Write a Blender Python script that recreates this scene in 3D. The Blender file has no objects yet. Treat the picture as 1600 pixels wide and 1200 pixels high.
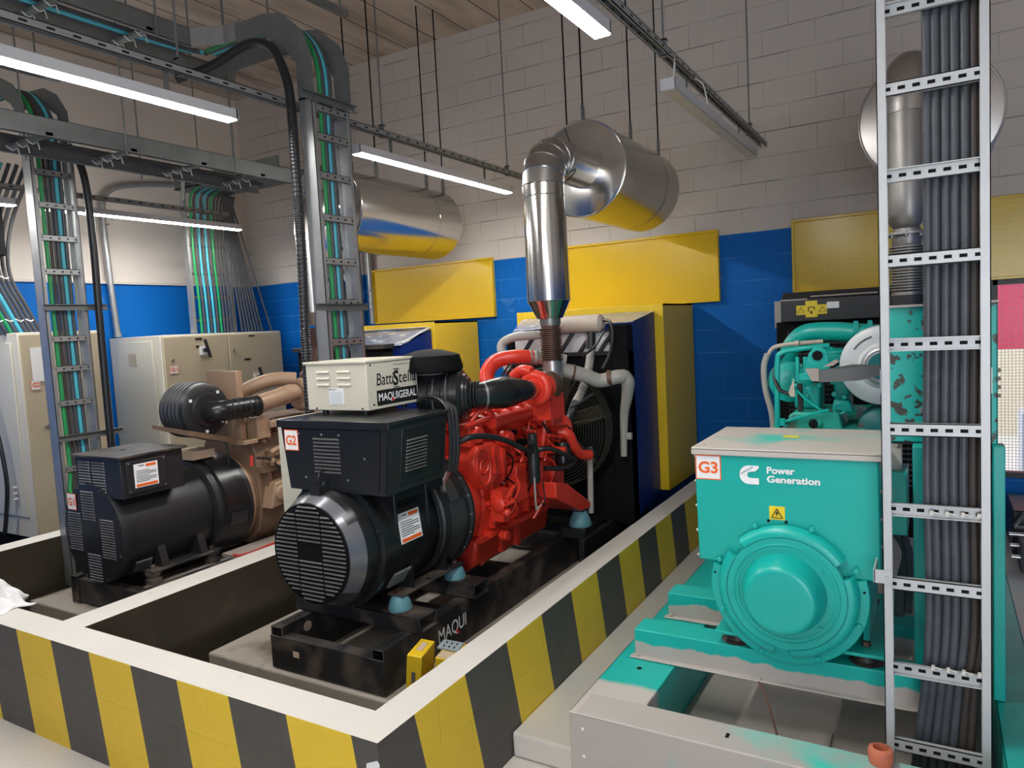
import bpy, bmesh, math, random
from mathutils import Vector, Matrix
random.seed(7)
S = bpy.context.scene
COL = S.collection
PI = math.pi

# ------------------------------------------------------------------ camera, world, daylight, exposure
R = ((0.86300961, 0.50233706, -0.05358999), (-0.00722341, -0.09379847, -0.995565), (-0.50513586, 0.85956927, -0.07732039))
cam_d = bpy.data.cameras.new('camera'); cam = bpy.data.objects.new('camera', cam_d); COL.objects.link(cam)
m3 = Matrix((R[0], [-v for v in R[1]], [-v for v in R[2]])).transposed()
cam.matrix_world = Matrix.Translation((0, 0, 1.8)) @ m3.to_4x4()
cam_d.sensor_width = 36; cam_d.lens = 1132.0 / 1600 * 36; cam_d.clip_start = 0.05
S.camera = cam
S.view_settings.view_transform = 'Standard'; S.view_settings.look = 'None'
S.view_settings.gamma = 1; S.view_settings.use_curve_mapping = False
S.view_settings.exposure = 1.30

w = bpy.data.worlds.new('world'); S.world = w; w.use_nodes = True
w.node_tree.nodes['Background'].inputs[0].default_value = (0.86, 0.93, 1.0, 1)
w.node_tree.nodes['Background'].inputs[1].default_value = .8

def area(name, loc, rot, sx, sy, power, col):
    l = bpy.data.lights.new(name, 'AREA'); l.shape = 'RECTANGLE'; l.size = sx; l.size_y = sy; l.energy = power; l.color = col
    o = bpy.data.objects.new(name, l); o.location = loc; o.rotation_euler = rot; COL.objects.link(o)
# daylight entering by the open gate behind the camera
area('gate_daylight', (1.5, -3.05, 1.6), (PI / 2, 0, 0), 2.4, 2.8, 40, (0.93, 0.97, 1.0))

LAMP = 38.0          # emission of the lit tube diffusers

# ------------------------------------------------------------------ materials
def nt(name):
    m = bpy.data.materials.new(name); m.use_nodes = True
    t = m.node_tree; b = t.nodes['Principled BSDF']
    return m, t, b
def c4(c, k=1.0): return (min(c[0] * k, 1), min(c[1] * k, 1), min(c[2] * k, 1), 1)
def mat(name, col, rough=.5, metal=0.0, var=.12, vs=5, bump=0.0, bs=60, col2=None, thr=.6, sharp=.06, ms=4, aniso=None):
    m, t, b = nt(name); N = t.nodes; L = t.links
    tc = N.new('ShaderNodeTexCoord')
    n = N.new('ShaderNodeTexNoise'); n.inputs['Scale'].default_value = vs; n.inputs['Detail'].default_value = 5
    L.new(tc.outputs['Object'], n.inputs['Vector'])
    mx = N.new('ShaderNodeMix'); mx.data_type = 'RGBA'
    mx.inputs['A'].default_value = c4(col, 1 - var); mx.inputs['B'].default_value = c4(col, 1 + var)
    L.new(n.outputs['Fac'], mx.inputs['Factor']); out = mx.outputs['Result']
    if col2:
        n2 = N.new('ShaderNodeTexNoise'); n2.inputs['Scale'].default_value = ms; n2.inputs['Detail'].default_value = 6
        L.new(tc.outputs['Object'], n2.inputs['Vector'])
        mr = N.new('ShaderNodeMapRange'); mr.inputs['From Min'].default_value = thr - sharp; mr.inputs['From Max'].default_value = thr + sharp
        L.new(n2.outputs['Fac'], mr.inputs['Value'])
        m2 = N.new('ShaderNodeMix'); m2.data_type = 'RGBA'; m2.inputs['B'].default_value = c4(col2)
        L.new(mr.outputs['Result'], m2.inputs['Factor']); L.new(out, m2.inputs['A']); out = m2.outputs['Result']
    L.new(out, b.inputs['Base Color'])
    b.inputs['Roughness'].default_value = rough; b.inputs['Metallic'].default_value = metal
    if bump:
        n3 = N.new('ShaderNodeTexNoise'); n3.inputs['Scale'].default_value = bs; n3.inputs['Detail'].default_value = 4
        L.new(tc.outputs['Object'], n3.inputs['Vector'])
        bp = N.new('ShaderNodeBump'); bp.inputs['Strength'].default_value = bump; bp.inputs['Distance'].default_value = .01
        L.new(n3.outputs['Fac'], bp.inputs['Height']); L.new(bp.outputs['Normal'], b.inputs['Normal'])
    return m
def emis(name, col, s):
    m, t, b = nt(name)
    b.inputs['Base Color'].default_value = c4(col); b.inputs['Emission Color'].default_value = c4(col); b.inputs['Emission Strength'].default_value = s
    return m

def math_node(t, op, a, b=None):
    n = t.nodes.new('ShaderNodeMath'); n.operation = op
    for i, v in enumerate((a, b)):
        if v is None: continue
        if isinstance(v, (int, float)): n.inputs[i].default_value = v
        else: t.links.new(v, n.inputs[i])
    return n.outputs[0]

def wall_mat(name, horiz, bricks=True, k=1.0):
    """white above z 2.49, blue below; concrete blocks 0.4 x 0.2"""
    m, t, b = nt(name); N = t.nodes; L = t.links
    g = N.new('ShaderNodeNewGeometry'); s = N.new('ShaderNodeSeparateXYZ'); L.new(g.outputs['Position'], s.inputs[0])
    u = s.outputs[horiz]; z = s.outputs[2]
    cb = N.new('ShaderNodeCombineXYZ'); L.new(u, cb.inputs[0]); L.new(math_node(t, 'ADD', z, 9.51), cb.inputs[1])
    br = N.new('ShaderNodeTexBrick'); br.inputs['Scale'].default_value = 1; br.inputs['Brick Width'].default_value = .4
    br.inputs['Row Height'].default_value = .2; br.inputs['Mortar Size'].default_value = .0045; br.inputs['Mortar Smooth'].default_value = .5
    br.inputs['Bias'].default_value = 0
    L.new(cb.outputs[0], br.inputs['Vector'])
    br.inputs['Color1'].default_value = (1, 1, 1, 1); br.inputs['Color2'].default_value = (.93, .93, .93, 1); br.inputs['Mortar'].default_value = (0, 0, 0, 1)
    n = N.new('ShaderNodeTexNoise'); n.inputs['Scale'].default_value = 1.3; n.inputs['Detail'].default_value = 6; L.new(g.outputs['Position'], n.inputs['Vector'])
    wh = N.new('ShaderNodeMix'); wh.data_type = 'RGBA'; wh.inputs['A'].default_value = (.56 * k, .505 * k, .455 * k, 1); wh.inputs['B'].default_value = (.69 * k, .64 * k, .59 * k, 1)
    L.new(n.outputs['Fac'], wh.inputs['Factor'])
    bl = N.new('ShaderNodeMix'); bl.data_type = 'RGBA'; bl.inputs['A'].default_value = (.0, .115, .44, 1); bl.inputs['B'].default_value = (.001, .14, .52, 1)
    L.new(n.outputs['Fac'], bl.inputs['Factor'])
    # chalky scuffs on the blue
    n2 = N.new('ShaderNodeTexNoise'); n2.inputs['Scale'].default_value = 2.2; n2.inputs['Detail'].default_value = 8; n2.inputs['Roughness'].default_value = .75; L.new(g.outputs['Position'], n2.inputs['Vector'])
    mr = N.new('ShaderNodeMapRange'); mr.inputs['From Min'].default_value = .62; mr.inputs['From Max'].default_value = .85; L.new(n2.outputs['Fac'], mr.inputs['Value'])
    sc = N.new('ShaderNodeMix'); sc.data_type = 'RGBA'; sc.inputs['B'].default_value = (.25, .4, .7, 1); L.new(mr.outputs[0], sc.inputs['Factor']); L.new(bl.outputs['Result'], sc.inputs['A'])
    up = math_node(t, 'GREATER_THAN', z, 2.49)
    fac = br.outputs['Fac']
    wm = N.new('ShaderNodeMix'); wm.data_type = 'RGBA'; L.new(wh.outputs['Result'], wm.inputs['A']); wm.inputs['B'].default_value = (.16, .135, .115, 1)
    bm = N.new('ShaderNodeMix'); bm.data_type = 'RGBA'; L.new(sc.outputs['Result'], bm.inputs['A']); bm.inputs['B'].default_value = (.10, .32, .78, 1)
    n4 = N.new('ShaderNodeTexNoise'); n4.inputs['Scale'].default_value = 2.5; L.new(g.outputs['Position'], n4.inputs['Vector'])
    mk = N.new('ShaderNodeMapRange'); mk.inputs['From Min'].default_value = .42; mk.inputs['From Max'].default_value = .62; L.new(n4.outputs['Fac'], mk.inputs['Value'])
    rowf = math_node(t, 'LESS_THAN', math_node(t, 'FRACT', math_node(t, 'DIVIDE', math_node(t, 'ADD', z, 9.5145), .2)), .045)
    f2 = math_node(t, 'MAXIMUM', math_node(t, 'MULTIPLY', math_node(t, 'MULTIPLY', fac, mk.outputs[0]), .45), math_node(t, 'MULTIPLY', rowf, math_node(t, 'ADD', math_node(t, 'MULTIPLY', mk.outputs[0], .7), .12)))
    if bricks:
        L.new(math_node(t, 'MULTIPLY', f2, .8), wm.inputs['Factor']); L.new(math_node(t, 'MULTIPLY', f2, .7), bm.inputs['Factor'])
    else:
        wm.inputs['Factor'].default_value = 0; bm.inputs['Factor'].default_value = 0
    fin = N.new('ShaderNodeMix'); fin.data_type = 'RGBA'; L.new(up, fin.inputs['Factor']); L.new(bm.outputs['Result'], fin.inputs['A']); L.new(wm.outputs['Result'], fin.inputs['B'])
    L.new(fin.outputs['Result'], b.inputs['Base Color']); b.inputs['Roughness'].default_value = .6; b.inputs['Specular IOR Level'].default_value = .2
    if bricks:
        bp = N.new('ShaderNodeBump'); bp.inputs['Strength'].default_value = .5; bp.inputs['Distance'].default_value = .006; bp.invert = True
        n5 = N.new('ShaderNodeTexNoise'); n5.inputs['Scale'].default_value = 35; L.new(g.outputs['Position'], n5.inputs['Vector'])
        h = math_node(t, 'ADD', fac, math_node(t, 'MULTIPLY', n5.outputs['Fac'], .25))
        L.new(h, bp.inputs['Height']); L.new(bp.outputs[0], b.inputs['Normal'])
    return m

def stripe_mat(name, axis, slope, start, period):
    m, t, b = nt(name); N = t.nodes; L = t.links
    g = N.new('ShaderNodeNewGeometry'); s = N.new('ShaderNodeSeparateXYZ'); L.new(g.outputs['Position'], s.inputs[0])
    z = s.outputs[2]
    u = math_node(t, 'SUBTRACT', s.outputs[axis], math_node(t, 'MULTIPLY', math_node(t, 'SUBTRACT', .5, z), slope))
    f = math_node(t, 'FRACT', math_node(t, 'DIVIDE', math_node(t, 'SUBTRACT', u, start), period))
    k = math_node(t, 'LESS_THAN', f, .5)
    n = N.new('ShaderNodeTexNoise'); n.inputs['Scale'].default_value = 9; n.inputs['Detail'].default_value = 6; L.new(g.outputs['Position'], n.inputs['Vector'])
    dk = N.new('ShaderNodeMix'); dk.data_type = 'RGBA'; dk.inputs['A'].default_value = (.045, .041, .036, 1); dk.inputs['B'].default_value = (.085, .078, .068, 1); L.new(n.outputs['Fac'], dk.inputs['Factor'])
    ye = N.new('ShaderNodeMix'); ye.data_type = 'RGBA'; ye.inputs['A'].default_value = (.70, .47, .02, 1); ye.inputs['B'].default_value = (.80, .55, .03, 1); L.new(n.outputs['Fac'], ye.inputs['Factor'])
    mx = N.new('ShaderNodeMix'); mx.data_type = 'RGBA'; L.new(k, mx.inputs['Factor']); L.new(dk.outputs['Result'], mx.inputs['A']); L.new(ye.outputs['Result'], mx.inputs['B'])
    L.new(mx.outputs['Result'], b.inputs['Base Color']); b.inputs['Roughness'].default_value = .5
    cb = N.new('ShaderNodeCombineXYZ'); L.new(s.outputs[axis], cb.inputs[0]); L.new(math_node(t, 'ADD', z, 9.9), cb.inputs[1])
    br = N.new('ShaderNodeTexBrick'); br.inputs['Scale'].default_value = 1; br.inputs['Brick Width'].default_value = .4; br.inputs['Row Height'].default_value = .2
    br.inputs['Mortar Size'].default_value = .005; br.inputs['Mortar Smooth'].default_value = .6; L.new(cb.outputs[0], br.inputs['Vector'])
    bp = N.new('ShaderNodeBump'); bp.inputs['Strength'].default_value = .5; bp.inputs['Distance'].default_value = .006; bp.invert = True
    n5 = N.new('ShaderNodeTexNoise'); n5.inputs['Scale'].default_value = 25; n5.inputs['Detail'].default_value = 5; L.new(g.outputs['Position'], n5.inputs['Vector'])
    L.new(math_node(t, 'ADD', br.outputs['Fac'], math_node(t, 'MULTIPLY', n5.outputs['Fac'], .5)), bp.inputs['Height']); L.new(bp.outputs[0], b.inputs['Normal'])
    return m

def ceiling_mat():
    m, t, b = nt('ceiling_concrete'); N = t.nodes; L = t.links
    g = N.new('ShaderNodeNewGeometry'); s = N.new('ShaderNodeSeparateXYZ'); L.new(g.outputs['Position'], s.inputs[0])
    f = math_node(t, 'FRACT', math_node(t, 'DIVIDE', math_node(t, 'ADD', s.outputs[0], 20), .38))
    seam = math_node(t, 'LESS_THAN', f, .035)
    mp = N.new('ShaderNodeMapping'); mp.inputs['Scale'].default_value = (3, .6, 1); L.new(g.outputs['Position'], mp.inputs[0])
    n = N.new('ShaderNodeTexNoise'); n.inputs['Scale'].default_value = 1.6; n.inputs['Detail'].default_value = 8; L.new(mp.outputs[0], n.inputs['Vector'])
    mx = N.new('ShaderNodeMix'); mx.data_type = 'RGBA'; mx.inputs['A'].default_value = (.36, .29, .235, 1); mx.inputs['B'].default_value = (.70, .61, .53, 1)
    mr = N.new('ShaderNodeMapRange'); mr.inputs['From Min'].default_value = .3; mr.inputs['From Max'].default_value = .7; L.new(n.outputs['Fac'], mr.inputs['Value']); L.new(mr.outputs[0], mx.inputs['Factor'])
    m2 = N.new('ShaderNodeMix'); m2.data_type = 'RGBA'; m2.inputs['B'].default_value = (.10, .07, .05, 1); L.new(seam, m2.inputs['Factor']); L.new(mx.outputs['Result'], m2.inputs['A'])
    L.new(m2.outputs['Result'], b.inputs['Base Color']); b.inputs['Roughness'].default_value = .85
    return m

def split_mat(name, colA, colB, axis, pos, width, wob=.05, rough=.45, ws=6):
    """two paints meeting on a ragged line across one object (overspray)"""
    m, t, b = nt(name); N = t.nodes; L = t.links
    g = N.new('ShaderNodeNewGeometry'); s = N.new('ShaderNodeSeparateXYZ'); L.new(g.outputs['Position'], s.inputs[0])
    n = N.new('ShaderNodeTexNoise'); n.inputs['Scale'].default_value = ws; n.inputs['Detail'].default_value = 5; L.new(g.outputs['Position'], n.inputs['Vector'])
    v = math_node(t, 'ADD', s.outputs[axis], math_node(t, 'MULTIPLY', math_node(t, 'SUBTRACT', n.outputs['Fac'], .5), wob * 4))
    mr = N.new('ShaderNodeMapRange'); mr.inputs['From Min'].default_value = pos - width; mr.inputs['From Max'].default_value = pos + width; L.new(v, mr.inputs['Value'])
    mx = N.new('ShaderNodeMix'); mx.data_type = 'RGBA'; mx.inputs['A'].default_value = c4(colA); mx.inputs['B'].default_value = c4(colB); L.new(mr.outputs[0], mx.inputs['Factor'])
    L.new(mx.outputs['Result'], b.inputs['Base Color']); b.inputs['Roughness'].default_value = rough
    return m

TEAL = (.006, .40, .345); GREYP = (.42, .375, .335)
M = dict(
    white_paint=mat('white_paint', (.64, .605, .555), .5, var=.06, vs=3, col2=(.5, .46, .41), thr=.72, ms=9, bump=.15, bs=30),
    floor=mat('floor_paint', (.60, .56, .51), .4, var=.07, vs=1.5, col2=(.45, .42, .38), thr=.74, ms=5),
    pit=mat('oily_concrete', (.055, .045, .03), .28, var=.35, vs=3, col2=(.16, .13, .095), thr=.70, sharp=.12, ms=2.2, bump=.2, bs=18),
    pad=mat('pad_concrete', (.34, .30, .255), .6, var=.2, vs=2.5, col2=(.15, .12, .09), thr=.62, ms=3, bump=.3, bs=30),
    yellow=mat('yellow_gloss', (.74, .49, .015), .22, var=.04, vs=3, bump=.06, bs=45),
    yellow_box=mat('yellow_paint', (.78, .52, .02), .4, var=.06),
    galv=mat('galvanised_steel', (.42, .43, .43), .42, .75, var=.22, vs=14),
    galv_dull=mat('dull_galvanised', (.21, .22, .215), .5, .6, var=.25, vs=10),
    grey_rail=mat('grey_painted_rail', (.52, .53, .53), .42, .25, var=.12, vs=9),
    alu=mat('polished_cladding', (.62, .60, .57), .17, 1.0, var=.1, vs=2.5, bump=.035, bs=5),
    alu_dull=mat('satin_cladding', (.50, .48, .46), .33, 1.0, var=.15, vs=3),
    steel=mat('steel_bolt', (.5, .5, .48), .35, .9, var=.1),
    rust=mat('heat_stained_steel', (.15, .085, .06), .5, .6, var=.4, vs=9),
    bellow_grey=mat('grey_bellows_steel', (.30, .285, .265), .4, .8, var=.2, vs=9),
    black=mat('black_gloss_paint', (.012, .013, .014), .28, var=.3, vs=5),
    black_sat=mat('black_satin_paint', (.016, .017, .019), .42, var=.3, vs=6),
    black_matt=mat('black_matt', (.0045, .0045, .005), .75, var=.3),
    black_frame=mat('black_dusty_frame', (.018, .018, .02), .45, var=.3, vs=8, col2=(.15, .115, .09), thr=.62, sharp=.14, ms=5),
    gunmetal=mat('gunmetal_sheen', (.17, .175, .19), .24, .35, var=.15, vs=4),
    louvre=mat('louvre_lit_edge_grey', (.22, .22, .215), .3, .5, var=.1),  # slats coloured lighter for the light their edges catch
    rubber=mat('black_rubber', (.016, .016, .018), .38, var=.3, vs=12),
    cable=mat('black_cable_sheath', (.060, .068, .078), .42, var=.35, vs=25, bump=.1, bs=70),
    cable_brown=mat('brown_black_cable', (.04, .032, .028), .5, var=.3, vs=20),
    cable_grey=mat('grey_cable_sheath', (.065, .065, .068), .5, var=.2, vs=12),
    green=mat('green_cable', (.015, .30, .085), .4, var=.1, vs=10),
    cyan=mat('light_blue_cable', (.07, .45, .56), .4, var=.1, vs=10),
    teal=mat('teal_paint', TEAL, .33, var=.07, vs=4, bump=.03, bs=40),
    teal_worn=mat('worn_teal', TEAL, .4, var=.1, col2=(.045, .045, .035), thr=.575, sharp=.02, ms=30),
    teal_scuff=mat('scuffed_teal', TEAL, .36, var=.08, col2=(.36, .33, .29), thr=.66, sharp=.05, ms=3.5),
    teal_dark=mat('blue_green_paint', (.01, .16, .17), .4, var=.2, vs=7, col2=(.13, .07, .05), thr=.62, ms=9),
    teal_oily=mat('oily_teal', (.018, .36, .28), .38, var=.3, vs=8, col2=(.09, .035, .02), thr=.64, sharp=.08, ms=7),
    primer=mat('grey_primer', GREYP, .45, var=.06, vs=4),
    primer_teal=mat('grey_primer_with_teal_overspray', (.40, .365, .335), .42, var=.05, col2=(.06, .52, .43), thr=.63, sharp=.07, ms=2.6),
    red=mat('red_engine_paint', (.68, .042, .022), .33, var=.15, vs=7, bump=.08, bs=35),
    red_dark=mat('red_engine_oily', (.52, .035, .018), .4, var=.3, vs=7, bump=.1, bs=25),
    tan=mat('tan_engine_paint', (.36, .235, .15), .45, var=.15, vs=6, bump=.08, bs=30),
    tan_dark=mat('dirty_tan_engine', (.20, .125, .078), .55, var=.35, vs=8, bump=.2, bs=25),
    cream=mat('cream_sheet_metal', (.60, .565, .46), .4, var=.04, vs=4),
    cream_pipe=mat('cream_hose_paint', (.52, .44, .36), .4, var=.1, vs=5),
    beige_pipe=mat('grey_beige_pipe', (.36, .34, .31), .45, var=.12, vs=8),
    cab=mat('cabinet_beige', (.50, .425, .30), .45, var=.04, vs=2),  # door fronts: darker beige, colouring in that this face is lit less
    cab_lit=mat('cabinet_lit_side', (.62, .59, .50), .4, var=.03),  # cabinet body and sides: paler copy, the stronger light is in the colour
    dark=mat('dark_interior', (.01, .01, .01), .8),
    mount=mat('blue_rubber_mount', (.11, .27, .31), .5, var=.1),
    tarp=mat('blue_tarpaulin', (.004, .022, .17), .45, var=.2, vs=5, bump=.5, bs=9),
    plastic=mat('crumpled_clear_sheeting', (.22, .25, .36), .18, var=.5, vs=6, bump=.9, bs=8, col2=(.55, .57, .62), thr=.6, sharp=.04, ms=10),
    white_plastic=mat('white_plastic', (.75, .76, .76), .4, var=.03),
    lamp_body=mat('lamp_housing_white', (.62, .62, .63), .4, var=.03),
    dead_tube=mat('unlit_diffuser', (.60, .56, .50), .35, var=.03),
    lamp_on=emis('lit_diffuser', (1, .985, .95), LAMP),
    sticker=mat('white_sticker', (.82, .82, .82), .45, var=.02),
    orange=mat('orange_red_ink', (.84, .125, .012), .5, var=.02),
    ink=mat('black_ink', (.01, .01, .01), .5, var=.02),
    red_ink=mat('red_ink', (.6, .02, .03), .5, var=.02),
    white_ink=mat('white_vinyl', (.85, .85, .85), .4, var=.02),
    label_yellow=mat('yellow_label', (.82, .62, .02), .4, var=.02),
    cardboard=mat('buff_paper', (.55, .42, .30), .8, var=.05),
    grey_plate=mat('grey_socket_plate', (.30, .36, .38), .5, var=.08),
    cloth=mat('white_rag_cloth', (.78, .77, .77), .9, var=.05, bump=.3, bs=40),
    blade=mat('grey_shroud', (.095, .10, .105), .5, var=.1),
    blade_dust=mat('dusty_grey', (.36, .31, .27), .6, var=.1),
    filter_white=mat('white_filter_case', (.70, .72, .73), .35, var=.03, vs=4),
    terracotta=mat('terracotta_pipe', (.50, .14, .07), .6, var=.12, vs=8),
    red_wire=mat('red_cable', (.5, .03, .02), .45, var=.1),
    wire_brown=mat('brown_wire', (.13, .06, .045), .6, var=.2),
    tie=mat('cable_tie_white', (.62, .60, .55), .5, var=.05),
    wall_back=wall_mat('block_wall_paint', 0), wall_left=wall_mat('smooth_wall_paint', 1, False, 1.25),
    stripe_front=stripe_mat('hazard_stripes_front', 0, .156, -3.784, .606), stripe_side=stripe_mat('hazard_stripes_side', 1, .22, 1.858, .621),
    ceil=ceiling_mat(),
    guard_wire=mat('guard_wire', (.06, .058, .045), .4, .4), fan_olive=mat('olive_fan_blade', (.045, .038, .022), .6),
    grnd=mat('outside_paving', (.75, .73, .68), .8, var=.05), banner=mat('red_banner', (.62, .05, .12), .6, var=.08),
    mesh=mat('insect_screen', (.75, .62, .55), .7, var=.03), outwall=mat('outside_wall', (.80, .70, .52), .8, var=.05),
    silver=mat('brushed_silver', (.55, .55, .56), .3, .9, var=.1),
    cone_silver=mat('bare_silver_pipe', (.46, .44, .42), .35, .85, var=.2, vs=6),
)

for k_, v_ in (('black_matt', .15), ('tarp', .25), ('dark', .1)): M[k_].node_tree.nodes['Principled BSDF'].inputs['Specular IOR Level'].default_value = v_

# ------------------------------------------------------------------ mesh helpers
def basis(ax):
    ax = Vector(ax).normalized()
    if abs(ax.y) > .99: return ax, Vector((1, 0, 0)), Vector((0, 0, 1))
    if abs(ax.x) > .99: return ax, Vector((0, 1, 0)), Vector((0, 0, 1))
    if abs(ax.z) > .99: return ax, Vector((1, 0, 0)), Vector((0, 1, 0))
    u = ax.cross(Vector((0, 0, 1))).normalized(); return ax, u, ax.cross(u).normalized()

class MB:
    def __init__(s): s.v = []; s.f = []
    def add(s, vs, fs):
        o = len(s.v); s.v += [Vector(v) for v in vs]; s.f += [tuple(i + o for i in f) for f in fs]; return s
    def box(s, x0, x1, y0, y1, z0, z1):
        return s.add([(x, y, z) for x in (x0, x1) for y in (y0, y1) for z in (z0, z1)],
                     [(0, 1, 3, 2), (4, 6, 7, 5), (0, 4, 5, 1), (2, 3, 7, 6), (0, 2, 6, 4), (1, 5, 7, 3)])
    def obox(s, c, sx, sy, sz, rot):
        r = rot if isinstance(rot, Matrix) else Matrix.Rotation(rot[1], 3, rot[0])
        vs = [Vector(c) + r @ Vector((x * sx / 2, y * sy / 2, z * sz / 2)) for x in (-1, 1) for y in (-1, 1) for z in (-1, 1)]
        return s.add(vs, [(0, 1, 3, 2), (4, 6, 7, 5), (0, 4, 5, 1), (2, 3, 7, 6), (0, 2, 6, 4), (1, 5, 7, 3)])
    def bar(s, p0, p1, w, h):
        p0 = Vector(p0); p1 = Vector(p1); d = (p1 - p0); L = d.length; d.normalize()
        up = Vector((0, 0, 1)) if abs(d.z) < .95 else Vector((0, 1, 0))
        a = d.cross(up).normalized(); b = a.cross(d).normalized()
        vs = [p + a * (x * w / 2) + b * (y * h / 2) for p in (p0, p1) for x in (-1, 1) for y in (-1, 1)]
        return s.add(vs, [(0, 1, 3, 2), (4, 6, 7, 5), (0, 4, 5, 1), (2, 3, 7, 6), (0, 2, 6, 4), (1, 5, 7, 3)])
    def prism(s, pts, ax, d0, d1):
        """pts: 2-D outline in the plane normal to axis ax ('x': (y,z), 'y': (x,z), 'z': (x,y))"""
        def mk(p, d):
            return {'x': (d, p[0], p[1]), 'y': (p[0], d, p[1]), 'z': (p[0], p[1], d)}[ax]
        n = len(pts); vs = [mk(p, d0) for p in pts] + [mk(p, d1) for p in pts]
        return s.add(vs, [tuple(range(n)), tuple(range(2 * n - 1, n - 1, -1))] + [(i, (i + 1) % n, n + (i + 1) % n, n + i) for i in range(n)])
    def lathe(s, o, ax, prof, n=32, a0=0, a1=None, caps=True):
        o = Vector(o); ax, u, v = basis(ax); full = a1 is None; A1 = a0 + 2 * PI if full else a1
        m = n if full else n + 1; vs = []; fs = []
        for t, r in prof:
            for i in range(m):
                a = a0 + (A1 - a0) * i / n
                vs.append(o + ax * t + u * (r * math.cos(a)) + v * (r * math.sin(a)))
        for k in range(len(prof) - 1):
            for i in range(n):
                j = (i + 1) % m
                fs.append((k * m + i, k * m + j, (k + 1) * m + j, (k + 1) * m + i))
        if full and caps:
            fs.append(tuple(range(m - 1, -1, -1))); fs.append(tuple((len(prof) - 1) * m + i for i in range(m)))
        if not full:
            K = len(prof)
            fs.append(tuple(k * m for k in range(K))); fs.append(tuple(k * m + n for k in range(K - 1, -1, -1)))
        return s.add(vs, fs)
    def cyl(s, p0, p1, r0, r1=None, n=20):
        p0 = Vector(p0); p1 = Vector(p1); d = p1 - p0
        return s.lathe(p0, d, [(0, r0), (d.length, r0 if r1 is None else r1)], n)
    def ring(s, o, ax, Rr, r, n=32, k=8):
        """torus"""
        o = Vector(o); ax, u, v = basis(ax); vs = []; fs = []
        for i in range(n):
            a = 2 * PI * i / n; d = u * math.cos(a) + v * math.sin(a)
            for j in range(k):
                b = 2 * PI * j / k; vs.append(o + d * (Rr + r * math.cos(b)) + ax * (r * math.sin(b)))
        for i in range(n):
            for j in range(k):
                fs.append((i * k + j, ((i + 1) % n) * k + j, ((i + 1) % n) * k + (j + 1) % k, i * k + (j + 1) % k))
        return s.add(vs, fs)
    def tube(s, pts, r, n=10, sm=6, flat=1.0):
        P = smooth(pts, sm) if sm else [Vector(p) for p in pts]
        rr = r if isinstance(r, (list, tuple)) else None
        t0 = (P[1] - P[0]).normalized()
        nrm = t0.orthogonal().normalized(); vs = []; fs = []
        for i, p in enumerate(P):
            t = (P[min(i + 1, len(P) - 1)] - P[max(i - 1, 0)]).normalized()
            nrm = (nrm - t * nrm.dot(t)).normalized(); b = t.cross(nrm)
            f = i / (len(P) - 1)
            if rr:
                g = f * (len(rr) - 1); a = int(min(g, len(rr) - 2)); rad = rr[a] + (rr[a + 1] - rr[a]) * (g - a)
            else: rad = r
            for j in range(n):
                q = 2 * PI * j / n; vs.append(p + nrm * (rad * math.cos(q)) + b * (rad * math.sin(q) * flat))
        for i in range(len(P) - 1):
            for j in range(n):
                fs.append((i * n + j, i * n + (j + 1) % n, (i + 1) * n + (j + 1) % n, (i + 1) * n + j))
        fs.append(tuple(range(n - 1, -1, -1))); fs.append(tuple((len(P) - 1) * n + j for j in range(n)))
        return s.add(vs, fs)
    def sphere(s, c, r, sx=1, sy=1, sz=1, n=16, k=10):
        vs = []; fs = []; c = Vector(c)
        for i in range(k + 1):
            th = PI * i / k
            for j in range(n):
                ph = 2 * PI * j / n
                vs.append(c + Vector((r * sx * math.sin(th) * math.cos(ph), r * sy * math.sin(th) * math.sin(ph), r * sz * math.cos(th))))
        for i in range(k):
            for j in range(n):
                fs.append((i * n + j, i * n + (j + 1) % n, (i + 1) * n + (j + 1) % n, (i + 1) * n + j))
        return s.add(vs, fs)
    def bolt(s, p, ax, r=.008, h=.008):
        p = Vector(p); a = Vector(ax).normalized()
        return s.lathe(p - a * .002, a, [(0, r), (h, r), (h + .001, r * .9)], 6)
    def bolts(s, o, ax, Rr, n, r=.008, h=.008, a0=0):
        _, u, v = basis(ax)
        for i in range(n):
            a = a0 + 2 * PI * i / n; s.bolt(Vector(o) + (u * math.cos(a) + v * math.sin(a)) * Rr, ax, r, h)
        return s

def smooth(pts, k):
    P = [Vector(p) for p in pts]; out = []
    for i in range(len(P) - 1):
        a = P[max(i - 1, 0)]; b = P[i]; c = P[i + 1]; d = P[min(i + 2, len(P) - 1)]
        for j in range(k):
            t = j / k
            out.append(.5 * ((2 * b) + (c - a) * t + (2 * a - 5 * b + 4 * c - d) * t * t + (3 * b - a - 3 * c + d) * t ** 3))
    out.append(P[-1]); return out

SPLIT = {'side_accessories', 'pipe_clamps', 'red_pipework', 'intake_clamps', 'end_cap', 'tank_hoses', 'hose_boots', 'drain_elbow', 'black_wiring', 'cable_tails', 'top_strut', 'rubber_hose', 'hanger_rod',
         'elbow_ribs', 'white_tape', 'hose_clamps', 'pipe_clamp', 'foot_web', 'bend_plate', 'guard_bolts', 'oil_cooler', 'switch_lever', 'nameplate', 'key_lock', 'white_bolts', 'pale_wiring', 'blade_tip',
         'filter_bands', 'linkages', 'pipe_brackets', 'side_brackets', 'cable_ties', 'filter_mouth', 'rocker_housing', 'water_pump', 'black_hose', 'cable_glands', 'fuel_lines', 'engine_wiring', 'seam_band',
         'rung_slots', 'cover_ribs', 'bolt_holes', 'stack_seam', 'flange_bolts', 'dome_bolts', 'cover_nuts', 'cover_bolts', 'lid_screws', 'screws', 'beam_bolts', 'cabinet_screws', 'housing_bolts', 'bright_fittings', 'cooling_core'}
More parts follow.
